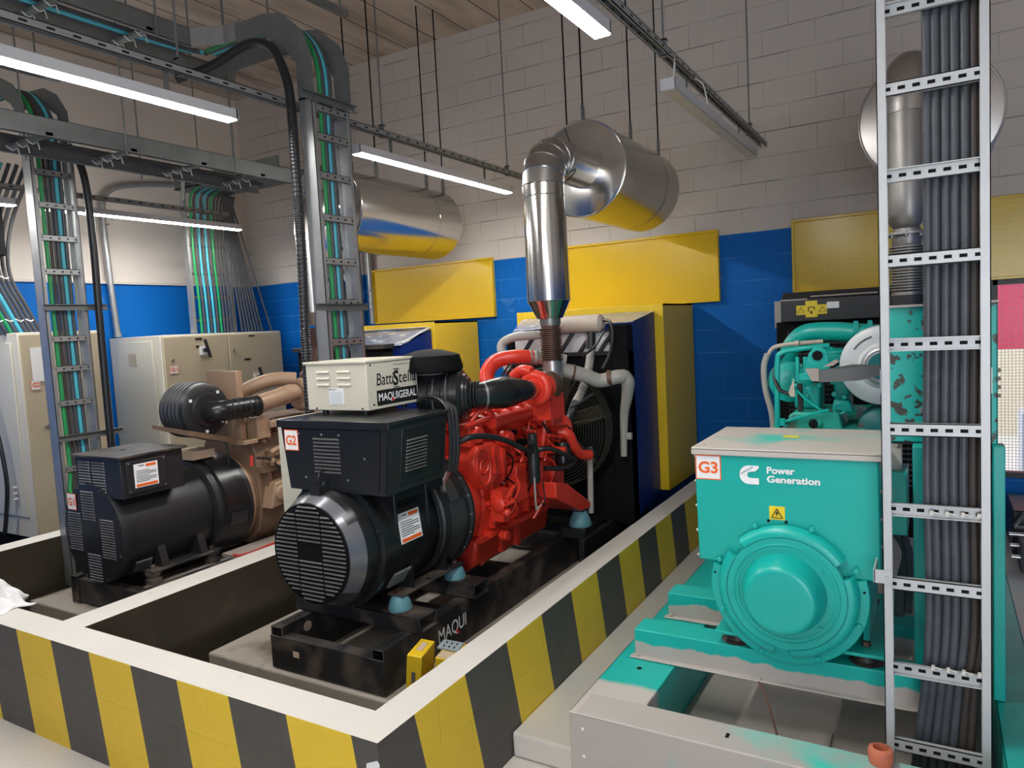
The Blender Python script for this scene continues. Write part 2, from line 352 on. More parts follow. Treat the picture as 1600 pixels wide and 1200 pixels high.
SPLIT -= {'rung_slots', 'bolt_holes', 'cover_ribs', 'water_pump', 'switch_lever', 'linkages', 'guard_bolts'}
def islands(mb):
    par = list(range(len(mb.v)))
    def find(a):
        while par[a] != a: par[a] = par[par[a]]; a = par[a]
        return a
    for f in mb.f:
        r = find(f[0])
        for i in f[1:]: par[find(i)] = r
    grp = {}
    for f in mb.f: grp.setdefault(find(f[0]), []).append(f)
    return list(grp.values())
def build(mb, name, m, root=None, bevel=0, seg=2, label=None, angle=38):
    if name in SPLIT and root is not None:
        isl = islands(mb)
        if 1 < len(isl) <= 40:
            last = None
            for fs in isl:
                ids = sorted({i for f in fs for i in f}); mp = {a: k for k, a in enumerate(ids)}
                q = MB(); q.v = [mb.v[i] for i in ids]; q.f = [tuple(mp[i] for i in f) for f in fs]
                last = build1(q, name, m, root, bevel, seg, label, angle)
            return last
    return build1(mb, name, m, root, bevel, seg, label, angle)
def build1(mb, name, m, root=None, bevel=0, seg=2, label=None, angle=38):
    off = Vector(root['_o']) if root is not None else Vector((0, 0, 0))
    me = bpy.data.meshes.new(name); me.from_pydata([v - off for v in mb.v], [], mb.f)
    bm = bmesh.new(); bm.from_mesh(me); bmesh.ops.recalc_face_normals(bm, faces=bm.faces); bm.to_mesh(me); bm.free()
    me.polygons.foreach_set('use_smooth', [True] * len(me.polygons)); me.set_sharp_from_angle(angle=math.radians(angle))
    me.materials.append(M[m] if isinstance(m, str) else m)
    o = bpy.data.objects.new(name, me); COL.objects.link(o)
    if root is not None: o.parent = root
    o['_o'] = list(off)
    if bevel:
        b = o.modifiers.new('bevel', 'BEVEL'); b.width = bevel; b.segments = seg; b.limit_method = 'ANGLE'; b.angle_limit = math.radians(50); b.harden_normals = False
    if label: o['label'] = label
    return o
def thing(name, label, cat, loc, group=None):
    o = bpy.data.objects.new(name, None); COL.objects.link(o); o.location = loc; o.empty_display_size = .1
    o['_o'] = list(loc); o['label'] = label; o['category'] = cat
    if group: o['group'] = group
    return o
def solo(mb, name, m, label, cat, group=None, bevel=0, **k):
    o = build(mb, name, m, None, bevel, **k); o['label'] = label; o['category'] = cat
    if group: o['group'] = group
    return o
def struct(mb, name, m, bevel=0):
    o = build(mb, name, m, None, bevel); o['kind'] = 'structure'; return o

FONT = {}
def text_mesh(txt, bold):
    k = (txt, bold)
    if k in FONT: return FONT[k]
    c = bpy.data.curves.new('t', 'FONT'); c.body = txt; c.size = 1; c.offset = bold; c.resolution_u = 4
    o = bpy.data.objects.new('t', c); COL.objects.link(o)
    dg = bpy.context.evaluated_depsgraph_get(); dg.update()
    me = bpy.data.meshes.new_from_object(o.evaluated_get(dg))
    vs = [v.co.copy() for v in me.vertices]; fs = [tuple(p.vertices) for p in me.polygons]
    bpy.data.objects.remove(o); bpy.data.curves.remove(c); bpy.data.meshes.remove(me)
    FONT[k] = (vs, fs); return FONT[k]
def letter_mb(mb, txt, org, u, v, width, height, bold=.02, shear=0):
    vs, fs = text_mesh(txt, bold)
    x0 = min(p.x for p in vs); x1 = max(p.x for p in vs); y0 = min(p.y for p in vs); y1 = max(p.y for p in vs)
    u = Vector(u).normalized(); v = Vector(v).normalized(); org = Vector(org)
    sx = width / (x1 - x0); sy = height / (y1 - y0)
    mb.add([org + u * ((p.x - x0) * sx + shear * (p.y - y0) * sy) + v * ((p.y - y0) * sy) for p in vs], fs)
    return mb
def quad(mb, org, u, v, w_, h_):
    u = Vector(u).normalized(); v = Vector(v).normalized(); o = Vector(org)
    n = u.cross(v).normalized() * .0015
    return mb.add([o, o + u * w_, o + u * w_ + v * h_, o + v * h_, o - n, o + u * w_ - n, o + u * w_ + v * h_ - n, o + v * h_ - n],
                  [(0, 1, 2, 3), (7, 6, 5, 4), (0, 4, 5, 1), (1, 5, 6, 2), (2, 6, 7, 3), (3, 7, 4, 0)])
def sticker(root, org, u, v, w_, h_, txt, name='number_sticker', edge='orange', label=None):
    """white sticker, coloured rim, lettering; org = lower-left corner, n = outward"""
    u = Vector(u).normalized(); v = Vector(v).normalized(); n = u.cross(v).normalized(); o = Vector(org)
    s = build(quad(MB(), o + n * .001, u, v, w_, h_), name, edge, root, label=label)
    k = min(w_, h_) * .045
    build(quad(MB(), o + u * k + v * k + n * .002, u, v, w_ - 2 * k, h_ - 2 * k), 'sticker_face', 'sticker', s)
    build(letter_mb(MB(), txt, o + u * w_ * .12 + v * h_ * .26 + n * .003, u, v, w_ * .76, h_ * .48, .03), 'lettering', 'orange', s)
    return s
def warn_sticker(root, org, u, v, w_, h_):
    u = Vector(u).normalized(); v = Vector(v).normalized(); n = u.cross(v).normalized(); o = Vector(org)
    s = build(quad(MB(), o + n * .001, u, v, w_, h_), 'instruction_sticker', 'sticker', root, label='white instruction sticker with orange-red header')
    b = MB(); quad(b, o + u * w_ * .5 + v * h_ * .84 + n * .003, u, v, w_ * .42, h_ * .11); quad(b, o + u * w_ * .06 + v * h_ * .04 + n * .003, u, v, w_ * .88, h_ * .11)
    build(b, 'coloured_band', 'orange', s)
    b = MB(); random.seed(3)
    for i in range(7):
        quad(b, o + u * w_ * .08 + v * h_ * (.24 + i * .075) + n * .003, u, v, w_ * (.84 if i % 3 else .55), h_ * .018)
    quad(b, o + u * w_ * .2 + v * h_ * .9 + n * .003, u, v, w_ * .22, h_ * .03)
    build(b, 'printed_lines', 'ink', s)
    return s
def ordinal(i): return ['first', 'second', 'third', 'fourth', 'fifth', 'sixth', 'seventh', 'eighth', 'ninth', 'tenth', 'eleventh', 'twelfth', 'thirteenth', 'fourteenth'][i]

# ------------------------------------------------------------------ the room
XL, YB, ZC = -7.5, 6.35, 4.79
XR, YF = 3.2, -3.2
struct(MB().box(XL - .2, XR + .2, YF - .2, YB + .2, -.2, 0), 'floor', 'floor')
struct(MB().box(XL - .2, XR + .2, YF - .2, YB + .2, ZC, ZC + .2), 'ceiling', 'ceil')
wb = MB(); wx0, wx1, wz0, wz1 = .36, 1.95, .52, 1.955
wb.box(XL - .2, wx0, YB, YB + .2, 0, ZC); wb.box(wx1, XR + .2, YB, YB + .2, 0, ZC); wb.box(wx0, wx1, YB, YB + .2, wz1, ZC); wb.box(wx0, wx1, YB, YB + .2, 0, wz0)
struct(wb, 'wall_back', 'wall_back')
struct(MB().box(XL - .2, XL, YF - .2, YB + .2, 0, ZC), 'wall_left', 'wall_left')
struct(MB().box(XR, XR + .2, YF - .2, YB + .2, 0, ZC), 'wall_right', 'wall_left')
wf = MB(); gx0, gx1, gz = .2, 2.8, 3.1
wf.box(XL - .2, gx0, YF - .2, YF, 0, ZC); wf.box(gx1, XR + .2, YF - .2, YF, 0, ZC); wf.box(gx0, gx1, YF - .2, YF, gz, ZC)
struct(wf, 'wall_front', 'wall_left')
# window frame and screen
fr = MB().box(wx0, wx1, YB - .01, YB + .06, wz1 - .035, wz1 + .01).box(wx0, wx1, YB - .01, YB + .06, wz0 - .01, wz0 + .03).box(wx0 - .01, wx0 + .03, YB - .01, YB + .06, wz0, wz1).box(wx1 - .03, wx1, YB - .01, YB + .06, wz0, wz1)
win = struct(fr, 'window_1', 'black_sat')
sc = MB(); z = wz0 + .05
while z < wz1 - .03: sc.box(wx0, wx1, YB + .03, YB + .032, z, z + .003); z += .022
x = wx0 + .03
while x < wx1: sc.box(x, x + .003, YB + .028, YB + .030, wz0, wz1); x += .022
build(sc, 'mesh_screen', 'mesh', win)
# kerbs of the oil bund (low walls), white on top, striped outside, dark inside
H, ci, co, fi, fo = .5, -1.69, -1.55, 1.82, 1.667
def kerb(name, x0, x1, y0, y1, outer, om):
    o = struct(MB().box(x0, x1, y0, y1, 0, H), name, 'pit')
    o.data.materials.append(M['white_paint']); o.data.materials.append(M[om])
    for p in o.data.polygons:
        if p.normal.z > .9: p.material_index = 1
        elif outer and p.normal.dot(Vector(outer)) > .9: p.material_index = 2
    return o
kerb('trim_1', XL, co, fo, fi, (0, -1, 0), 'stripe_front')
k2 = kerb('trim_2', ci, co, fi, YB, (1, 0, 0), 'stripe_side')
kerb('trim_3', -3.667, -3.483, fi, 5.5, None, 'pit')
kerb('trim_4', -5.56, -5.38, fi, YB, None, 'pit')
# side end of the front kerb gets the side stripes too
o = bpy.data.objects['trim_1']; o.data.materials.append(M['stripe_side'])
for p in o.data.polygons:
    if p.normal.x > .9: p.material_index = 3
# floors of the pits, plinths
struct(MB().box(XL, ci, fi, YB, 0, .02), 'trim_5', 'pit')
struct(MB().box(-3.35, -2.05, 2.362, 5.45, .02, .17), 'trim_6', 'pad', .012)
struct(MB().box(-5.28, -3.85, 2.42, 5.45, .02, .15), 'trim_7', 'pad', .012)
struct(MB().box(co, XR - .3, 2.48, YB, 0, .107), 'trim_8', 'floor', .012)
# slim white ledge along the top of the blue band on the left wall
struct(MB().box(XL, XL + .03, YF, 5.4, 2.485, 2.51), 'trim_9', 'white_paint')
# patch of bare filler on the kerb corner
solo(MB().prism([(-1.62, .30), (-1.60, .42), (-1.555, .44), (-1.548, .43), (-1.548, .24), (-1.57, .20), (-1.60, .22)], 'y', fo - .003, fo + .001), 'filler_patch', 'white_plastic', 'pale patch of filler on the outer corner of the striped kerb', 'patch')

# ------------------------------------------------------------------ outside the window
solo(MB().box(-3, 6, YB + .25, YB + 9, -.3, -.1), 'paving', 'grnd', 'bright pale paving outside the window opening', 'ground')
solo(MB().box(-2.5, 4.35, YB + 6.0, YB + 6.1, -.1, 1.12), 'garden_wall', 'outwall', 'pale sand coloured wall outside below the red banner', 'wall')
solo(MB().box(-2.5, 3.5, YB + 6.4, YB + 6.45, 1.0, 4.2), 'banner', 'banner', 'red banner seen outside through the screened window', 'banner')
ac = thing('air_conditioner', 'white box unit standing outside the window on the paving', 'air conditioner', (.75, YB + 1.6, -.1))
build(MB().box(.66, 1.3, YB + 1.5, YB + 1.9, -.1, .8), 'casing', 'white_plastic', ac, .02)
build(MB().ring((.95, YB + 1.49, .45), (0, 1, 0), .22, .012), 'fan_ring', 'grey_rail', ac)

# ------------------------------------------------------------------ yellow panels and hoods on the back wall
def panel(x0, x1, z0, z1, lab):
    t = thing('wall_panel', lab, 'panel', (x0, YB - .03, z0), 'yellow steel panels high on the block wall')
    build(MB().box(x0, x1, YB - .035, YB - .004, z0, z1), 'sheet', 'yellow', t, .004)
    f = .02
    build(MB().box(x0, x1, YB - .055, YB - .03, z1 - f, z1).box(x0, x1, YB - .055, YB - .03, z0, z0 + f).box(x0, x0 + f, YB - .055, YB - .03, z0 + f, z1 - f).box(x1 - f, x1, YB - .055, YB - .03, z0 + f, z1 - f), 'edge_frame', 'yellow', t, .003)
panel(-5.45, -3.862, 1.921, 2.52, 'yellow steel panel on the back wall, leftmost, under the left silencer')
panel(-3.19, -1.594, 1.93, 2.54, 'yellow steel panel on the back wall behind the tall silver stack')
panel(-1.003, .585, 1.957, 2.545, 'yellow steel panel on the back wall at the far right above the window')

def hood(x0, x1, yf, z0, z1, lab):
    t = thing('air_duct', lab, 'duct', ((x0 + x1) / 2, YB, z0))
    b = MB().box(x0, x0 + .02, yf, YB - .06, z0, z1).box(x1 - .02, x1, yf, YB - .06, z0, z1).box(x0, x1, yf, YB - .06, z1 - .015, z1)
    build(b, 'side_sheets', 'yellow_box', t)
    f = .075
    build(MB().box(x0, x0 + f, yf - .012, yf, z0, z1).box(x1 - f, x1, yf - .012, yf, z0, z1).box(x0 + f, x1 - f, yf - .012, yf, z1 - f, z1), 'front_flange', 'yellow_box', t, .003)
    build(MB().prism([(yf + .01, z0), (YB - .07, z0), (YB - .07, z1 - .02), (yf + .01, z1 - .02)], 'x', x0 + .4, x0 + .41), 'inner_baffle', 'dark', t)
    return t
hood(-5.06, -4.07, 5.55, .45, 1.895, 'yellow sheet metal air hood behind the brown generator, left')
hood(-3.14, -1.83, 5.50, .45, 1.925, 'yellow sheet metal air hood behind the red generator, right')

# ------------------------------------------------------------------ lamps hung under slotted struts
def slot_mat(zc):
    m = mat('slotted_galvanised_steel', (.40, .41, .405), .5, .6, var=.25, vs=10)
    t = m.node_tree; N = t.nodes; L = t.links; b_ = t.nodes['Principled BSDF']; g = N.new('ShaderNodeNewGeometry'); sp = N.new('ShaderNodeSeparateXYZ'); L.new(g.outputs['Position'], sp.inputs[0])
    f = math_node(t, 'LESS_THAN', math_node(t, 'FRACT', math_node(t, 'DIVIDE', math_node(t, 'ADD', sp.outputs[1], 20), .11)), .32)
    h = math_node(t, 'LESS_THAN', math_node(t, 'ABSOLUTE', math_node(t, 'SUBTRACT', sp.outputs[2], zc)), .005)
    mx = N.new('ShaderNodeMix'); mx.data_type = 'RGBA'; mx.inputs['B'].default_value = (.01, .01, .01, 1)
    src = b_.inputs['Base Color'].links[0].from_socket
    L.new(math_node(t, 'MULTIPLY', f, h), mx.inputs['Factor']); L.new(src, mx.inputs['A']); L.new(mx.outputs['Result'], b_.inputs['Base Color'])
    return m
def strut(x, z, y0, y1, rods, lab, w_=.05):
    t = thing('support_strut', lab, 'strut', (x, y0, z), 'slotted struts carrying the lamps')
    b = MB().box(x - w_ / 2, x - w_ / 2 + .004, y0, y1, z - .038, z).box(x + w_ / 2 - .004, x + w_ / 2, y0, y1, z - .038, z).box(x - w_ / 2, x + w_ / 2, y0, y1, z - .004, z)
    b.box(x - w_ / 2, x - w_ / 2 + .012, y0, y1, z - .038, z - .034).box(x + w_ / 2 - .012, x + w_ / 2, y0, y1, z - .038, z - .034)
    build(b, 'channel', slot_mat(z - .019), t)
    for y in rods:
        build(MB().cyl((x, y, z + .03), (x, y, ZC - .002), .0055, n=8), 'hanger_rod', 'galv_dull', t)
        build(MB().box(x - .02, x + .02, y - .014, y - .008, z - .045, z + .04).box(x - .02, x + .02, y - .014, y + .014, z + .032, z + .04).box(x - .02, x + .02, y - .014, y + .014, z - .046, z - .04), 'hanger_bracket', 'galv_dull', t)
    return t
def lamp(x, z, y0, y1, on, lab):
    t = thing('tube_lamp', lab, 'lamp', (x, y0, z), 'suspended tube lamps')
    w_ = .075
    build(MB().prism([(x - w_ / 2, z + .055), (x + w_ / 2, z + .055), (x + w_ / 2, z + .004), (x + w_ / 2 - .003, z + .004), (x + w_ / 2 - .003, z + .014), (x - w_ / 2 + .003, z + .014), (x - w_ / 2 + .003, z + .004), (x - w_ / 2, z + .004)], 'y', y0, y1), 'housing', 'lamp_body', t)
    build(MB().box(x - w_ / 2 + .005, x + w_ / 2 - .005, y0 + .012, y1 - .012, z - .004, z + .0118), 'diffuser', 'lamp_on' if on else 'dead_tube', t)
    build(MB().box(x - w_ / 2, x + w_ / 2, y0 - .004, y0 + .01, z - .002, z + .056).box(x - w_ / 2, x + w_ / 2, y1 - .01, y1 + .004, z - .002, z + .056), 'end_cap', 'lamp_body', t)
    for y in (y0 + .38, y1 - .38):
        build(MB().box(x - .012, x - .009, y - .015, y + .015, z + .05, 3.15), 'hanging_strap', 'galv_dull', t)
strut(-3.25, 3.185, -1.8, 6.29, (-1.2, .2, 1.45, 2.42, 3.97, 5.65), 'slotted steel strut above the middle row of tube lamps')
strut(-1.195, 3.19, -1.8, 6.28, (-1.2, .4, 1.9, 3.75, 5.75), 'slotted steel strut above the right row of tube lamps')
strut(-6.40, 3.16, -1.8, 5.2, (-.5, 1.4, 3.0, 4.9), 'slotted steel strut above the lamps over the beige cabinets')
lamp(-3.25, 2.985, .75, 2.73, True, 'lit tube lamp at upper left, nearest the camera in the middle row')
lamp(-3.25, 2.985, 3.68, 5.66, True, 'lit tube lamp in the middle row in front of the left silencer')
lamp(-1.187, 2.985, .95, 2.92, True, 'lit tube lamp at the top of the photo above the red generator')
lamp(-1.187, 2.985, 3.77, 5.78, False, 'unlit tube lamp at upper right below its strut')
lamp(-6.37, 2.985, 3.36, 5.32, True, 'lit tube lamp over the beige cabinets, right one of two')
lamp(-6.37, 2.985, .95, 3.13, True, 'lit tube lamp over the beige cabinets, cut by the left frame edge')
lamp(-3.25, 2.985, -2.2, -.22, False, 'unlit tube lamp behind the camera in the middle row')
lamp(-1.187, 2.985, -1.9, .08, True, 'added unseen tube lamp behind the camera, continuing the right row')  # unseen lamp, added to brighten the front kerb and floor
solo(MB().tube([(-1.19, 4.2, 3.16), (-1.14, 4.27, 3.13), (-1.13, 4.33, 3.03)], .004, 6).tube([(-1.2, 3.95, 3.13), (-1.17, 3.85, 3.16), (-1.17, 3.82, 3.05)], .003, 6), 'lamp_cord', 'white_plastic', 'thin pale cords looping above the unlit tube lamp', 'cord')

# ------------------------------------------------------------------ exhaust silencers and stacks
def silencer(x, z, r, y0, y1, lab, rods, m, stack=None):
    t = thing('exhaust_silencer', lab, 'silencer', (x, y0, z))
    prof = [(0, r - .012), (.004, r), (.012, r + .003), (.02, r), (y1 - y0 - .12, r), (y1 - y0 - .05, r * .9), (y1 - y0 - .012, r * .62), (y1 - y0, .1)]
    build(MB().lathe((x, y0, z), (0, 1, 0), prof, 64), 'shell', m, t)
    build(MB().ring((x, y0 + .004, z), (0, 1, 0), r, .006, 64).ring((x, y0 + (y1 - y0) * .70, z), (0, 1, 0), r - .0015, .0022, 64), 'seam_band', m, t)
    for (rx, ry) in rods:
        build(MB().cyl((x + rx, ry, z + math.sqrt(r * r - rx * rx) - .01), (x + rx, ry, ZC - .002), .006, n=8), 'hanger_rod', 'black_matt', t)
        build(MB().box(x + rx - .006, x + rx + .006, ry - .02, ry + .02, z + math.sqrt(r * r - rx * rx) - .03, z + math.sqrt(r * r - rx * rx) + .12), 'perforated_bracket', 'galv_dull', t)
    return t
# --- red generator: polished stack
sx, sy, sz = -2.105, 4.10, 2.865
t = silencer(sx, sz, .325, 4.68, 5.98, 'large polished silencer above the red generator, fed by the silver stack', [(-.22, 4.05 + .9), (.0, 4.75), (.12, 5.35), (.2, 5.75)], 'alu')
pr = .131
elb = MB()
for k in range(5):
    a0 = PI / 2 * k / 5; a1 = PI / 2 * (k + 1) / 5
    q = lambda a: Vector((sx, sy + .19 - .19 * math.cos(a), sz - .19 + .19 * math.sin(a)))
    d0 = Vector((0, math.sin(a0), math.cos(a0))); d1 = Vector((0, math.sin(a1), math.cos(a1)))
    vs = []
    for p, d in ((q(a0), d0), (q(a1), d1)):
        n_ = Vector((1, 0, 0)); bb = d.cross(n_)
        for j in range(36): vs.append(p + n_ * pr * math.cos(2 * PI * j / 36) + bb * pr * math.sin(2 * PI * j / 36))
    elb.add(vs, [(j, (j + 1) % 36, 36 + (j + 1) % 36, 36 + j) for j in range(36)])
build(elb, 'segmented_elbow', 'alu_dull', t, angle=12)
se = MB()
for k in range(6):
    a = PI / 2 * k / 5; se.ring((sx, sy + .19 - .19 * math.cos(a), sz - .19 + .19 * math.sin(a)), (0, math.sin(a), math.cos(a)), pr, .004, 36, 6)
build(se, 'elbow_seams', 'alu', t)
build(MB().lathe((sx, sy + .19, sz), (0, 1, 0), [(0, pr), (.395, pr)], 40, caps=False), 'inlet_pipe', 'alu', t)
build(MB().lathe((sx, sy, 1.955), (0, 0, 1), [(0, pr + .005), (sz - .19 - 1.955, pr)], 48, caps=False), 'stack_pipe', 'alu', t)
build(MB().ring((sx, sy, 2.60), (0, 0, 1), pr, .004, 48).ring((sx, sy, 1.955), (0, 0, 1), pr + .005, .003, 48), 'stack_seam', 'alu', t)
build(MB().lathe((sx, sy, 1.845), (0, 0, 1), [(0, .082), (.11, pr + .004)], 40, caps=False), 'reducing_cone', 'alu', t)
build(MB().lathe((sx, sy, 1.80), (0, 0, 1), [(0, .062), (.015, .066), (.05, .066), (.05, .075), (.06, .075)], 32), 'collar', 'bellow_grey', t)
bl = [(0, .055), (.01, .06)]
for k in range(17):
    z0 = .012 + k * .0125; bl += [(z0, .056), (z0 + .0035, .071), (z0 + .0075, .071), (z0 + .011, .056)]
bl += [(.232, .06), (.245, .06)]
build(MB().lathe((sx, sy, 1.565), (0, 0, 1), bl, 36), 'bellows', 'rust', t, label='brown heat stained bellows')
build(MB().tube([(sx + .05, sy + .25, 3.06), (sx + .11, sy + .25, 2.82), (sx + .08, sy + .22, 2.74), (sx - .02, sy + .2, 2.69)], .003, 6), 'locking_wire', 'black_matt', t)
# --- brown generator: silencer and hidden stack
t = silencer(-4.20, 2.83, .325, 4.42, 5.93, 'large polished silencer at left above the left yellow panel', [(-.05, 4.75), (.05, 4.95), (.1, 5.6), (.18, 5.75)], 'alu')
build(MB().lathe((-4.185, 4.15, 2.0), (0, 0, 1), [(0, .11), (.62, .11)], 32, caps=False).lathe((-4.185, 4.15, 1.9), (0, 0, 1), [(0, .06), (.1, .11)], 32, caps=False), 'stack_pipe', 'alu_dull', t)
build(MB().tube([(-4.185, 4.15, 2.60), (-4.185, 4.17, 2.74), (-4.19, 4.26, 2.82), (-4.20, 4.45, 2.83)], .115, 24, 5), 'elbow', 'alu_dull', t)
bl = [(0, .05)]
for k in range(12): z0 = .012 + k * .0125; bl += [(z0, .05), (z0 + .004, .062), (z0 + .008, .062), (z0 + .011, .05)]
build(MB().lathe((-4.185, 4.15, 1.72), (0, 0, 1), bl, 30), 'bellows', 'rust', t, label='brown heat stained bellows')
build(MB().tube([(-4.185, 4.15, 1.74), (-4.22, 4.14, 1.60), (-4.33, 4.12, 1.50)], .045, 14), 'down_pipe', 'rust', t)
build(MB().lathe((-4.2, 4.3, 2.83), (0, 1, 0), [(0, .14), (.12, .14)], 32).box(-4.08, -4.05, 4.3, 4.36, 2.68, 2.72), 'inlet_collar', 'alu', t)
# --- green generator: plain steel stack behind the right ladder
t = silencer(-.02, 2.78, .33, 4.45, 5.9, 'plain steel silencer at top right partly hidden by the cable ladder', [(-.02, 4.55), (.1, 5.5)], 'alu_dull')
gx, gy = -.115, 4.0
build(MB().lathe((gx, gy, 2.17), (0, 0, 1), [(0, .055), (.03, .078), (.07, .088), (.16, .092), (.55, .092)], 32), 'stack_pipe', 'bellow_grey', t)
build(MB().tube([(gx, gy, 2.70), (gx, gy + .02, 2.84), (gx + .02, gy + .14, 2.93), (gx + .05, gy + .5, 2.90)], .098, 24, 6), 'elbow', 'alu_dull', t)
build(MB().lathe((gx, gy, 2.14), (0, 0, 1), [(0, .098), (.012, .098), (.012, .06), (.03, .06)], 28).bolts((gx, gy, 2.14), (0, 0, -1), .085, 8, .008, .014), 'flange', 'bellow_grey', t)
bl = [(0, .07), (.02, .07)]
for k in range(16): z0 = .025 + k * .0135; bl += [(z0, .062), (z0 + .004, .079), (z0 + .009, .079), (z0 + .0125, .062)]
bl += [(.25, .066), (.29, .066)]
build(MB().lathe((gx, gy, 1.85), (0, 0, 1), bl, 36), 'bellows', 'bellow_grey', t)
build(MB().lathe((gx, gy, 1.78), (0, 0, 1), [(0, .085), (.075, .085)], 28).bolt((gx + .075, gy - .05, 1.82), (.5, -1, 0), .016, .01), 'rubber_clamp', 'black_sat', t)
build(MB().cyl((-.03, 4.25, 3.06), (-.03, 4.25, ZC - .002), .009, n=8), 'hanger_rod', 'galv_dull', t)

# ------------------------------------------------------------------ cable ladders
def rungs_slots(mb, p, along, width, n, depth_ax, h=.016, wd=.008):
    pass
def vladder(name, lab, pos, axis, width, z0, z1, rail_d, rung_z, m, rw=.012, flip=1, rung_h=.042, straps=()):
    """pos: (x, y) of the near edge; axis 'x' or 'y' = direction the ladder spans"""
    t = thing(name, lab, 'cable ladder', (pos[0], pos[1], z0))
    x, y = pos
    def bx(a0, a1, d0, d1, z_0, z_1, mb):
        return mb.box(x + a0, x + a1, y + d0, y + d1, z_0, z_1) if axis == 'x' else mb.box(x + d0, x + d1, y + a0, y + a1, z_0, z_1)
    for a in (0, width):
        s = 1 if a == 0 else -1
        b = MB(); e = a + s * rw * .25
        bx(min(a, e), max(a, e), 0, rail_d, z0, z1, b)
        f = a + s * .027
        bx(min(a, f), max(a, f), 0, .003, z0, z1, b); bx(min(a, f), max(a, f), rail_d - .003, rail_d, z0, z1, b)
        build(b, 'side_rail', m, t)
    for i, z in enumerate(rung_z):
        b = MB(); up = i % 2 == 0
        d0, d1 = (.004, .024) if axis == 'x' else (rail_d - .03, rail_d - .006)
        front = d0 if axis == 'x' else d1 - .003
        if up or axis == 'y': bx(.004, width - .004, front, front + .003, z, z + rung_h, b)      # flat web towards the viewer
        else: bx(.004, width - .004, d1 - .003, d1, z, z + rung_h, b)
        bx(.004, width - .004, d0, d1, z, z + .003, b); bx(.004, width - .004, d0, d1, z + rung_h - .003, z + rung_h, b)
        r = build(b, 'rung', m, t)
        b = MB(); n = 7 if axis == 'x' else 5
        for k in range(n):
            a = .03 + (width - .06) * k / (n - 1) - .008
            if up or axis == 'y': d = front - .0012 if axis == 'x' else d1
            else: d = d1 - .0042
            if axis == 'x': bx(a - .003, a + .018, d, d + .001, z + rung_h / 2 - .0055, z + rung_h / 2 + .0055, b)
            else: bx(a, a + .016, d, d + .001, z + rung_h / 2 - .0045, z + rung_h / 2 + .0045, b)
        build(b, 'rung_slots', 'dark', r)
    return t
# right ladder, nearest
LY = 2.655
rz = [2.731, 2.486, 2.218, 1.947, 1.677, 1.399, 1.131, .880, .585, .318, 3.0, 3.27, 3.54]
rz = sorted([z - .02 for z in rz], reverse=True)
t = vladder('cable_ladder', 'tall grey cable ladder at the right in front of the green generator', (-.158, LY), 'x', .305, .12, 4.2, .05, rz, 'grey_rail')
build(MB().box(-.158, -.1565, LY - .004, LY + .02, 1.52, 1.60).box(.1465, .149, LY - .004, LY + .02, 1.52, 1.60), 'joint_plate', 'grey_rail', t)
build(MB().box(-.185, -.13, LY - .006, LY - .001, .88, .925).box(-.187, -.182, LY - .006, LY + .13, .88, .925).bolt((-.147, LY - .006, .902), (0, -1, 0), .006, .004), 'wall_bracket', 'grey_rail', t)
for z in (.905 + .205 + .01, .60):
    b = MB()
    for k in range(4):
        x = -.02 + k * .043; b.box(x, x + .010, LY - .002, LY + .012, z + .005, z + .018).tube([(x + .01, LY + .008, z + .012), (x + .03, LY + .004, z + .008)], .003, 6, 2)
    build(b, 'cable_ties', 'tie', t)
cx0 = [-.028, -.005, .022, .047, .074, .100, .123]
for i, x in enumerate(cx0):
    pts = [(x + .008, LY + .062, 4.2), (x + .008, LY + .06, 3.2), (x + .009, LY + .06, 2.4), (x + .006, LY + .06, 1.7), (x, LY + .06, 1.25), (x + .004, LY + .06, .95), (x + .002, LY + .06, .72), (x - .010 - .002 * i, LY + .06, .52), (x - .035, LY + .065, .30), (x - .05, LY + .07, .13)]
    solo(MB().tube(pts, .0138, 12, 8), 'power_cable', 'cable' if i < 5 else 'cable_brown', f'thick black power cable on the right ladder, {ordinal(i)} from the left', 'cable', 'power cables strapped to the right ladder')
for i in range(4):
    x = .004 + .028 * i
    solo(MB().tube([(x, LY + .09, 4.2), (x, LY + .09, 1.2), (x - .03, LY + .09, .13)], .0138, 10, 8), 'power_cable', 'cable', 'thick black power cable in the back row of the right ladder', 'cable', 'back row of cables on the right ladder')
# slim white conduit at the very top right
solo(MB().tube([(.26, 3.55, 4.6), (.165, 3.3, 3.1)], .012, 8, 0), 'conduit', 'galv', 'thin pale conduit rising beside the top of the right ladder', 'conduit')

# middle ladder
MX, MY = -3.12, 3.085
rz = [3.14, 2.98, 2.76, 2.52, 2.27, 2.03, 1.80, 1.56]
t = vladder('cable_ladder', 'galvanised cable ladder dropping behind the red generator control box, bent at its top', (MX, MY), 'y', .305, .17, 3.16, .1, [z - .05 for z in rz], 'galv', rw=.016)
for y in (MY, MY + .301):
    pin = [(-3.60, 3.582), (-3.376, 3.570), (-3.23, 3.49), (-3.12, 3.36), (-3.12, 3.15)]
    po = [(-3.0, 3.15), (-3.0, 3.39), (-3.06, 3.53), (-3.21, 3.66), (-3.35, 3.69), (-3.60, 3.69)]
    build(MB().prism(pin + po, 'y', y, y + .004), 'bend_plate', 'galv_dull', t)
for (y0, z0) in ((MY - .09, 3.135), (MY - .09, 1.955)):
    build(MB().box(MX + .10, MX + .13, y0, y0 + .44, z0, z0 + .004).box(MX + .10, MX + .104, y0, y0 + .44, z0, z0 + .04).box(MX + .10, MX + .13, y0, y0 + .44, z0 + .036, z0 + .04), 'cross_strut', 'galv_dull', t)
build(MB().box(MX - .02, MX + .02, MY - .25, MY + .45, 3.755, 3.795), 'top_strut', 'galv_dull', t)
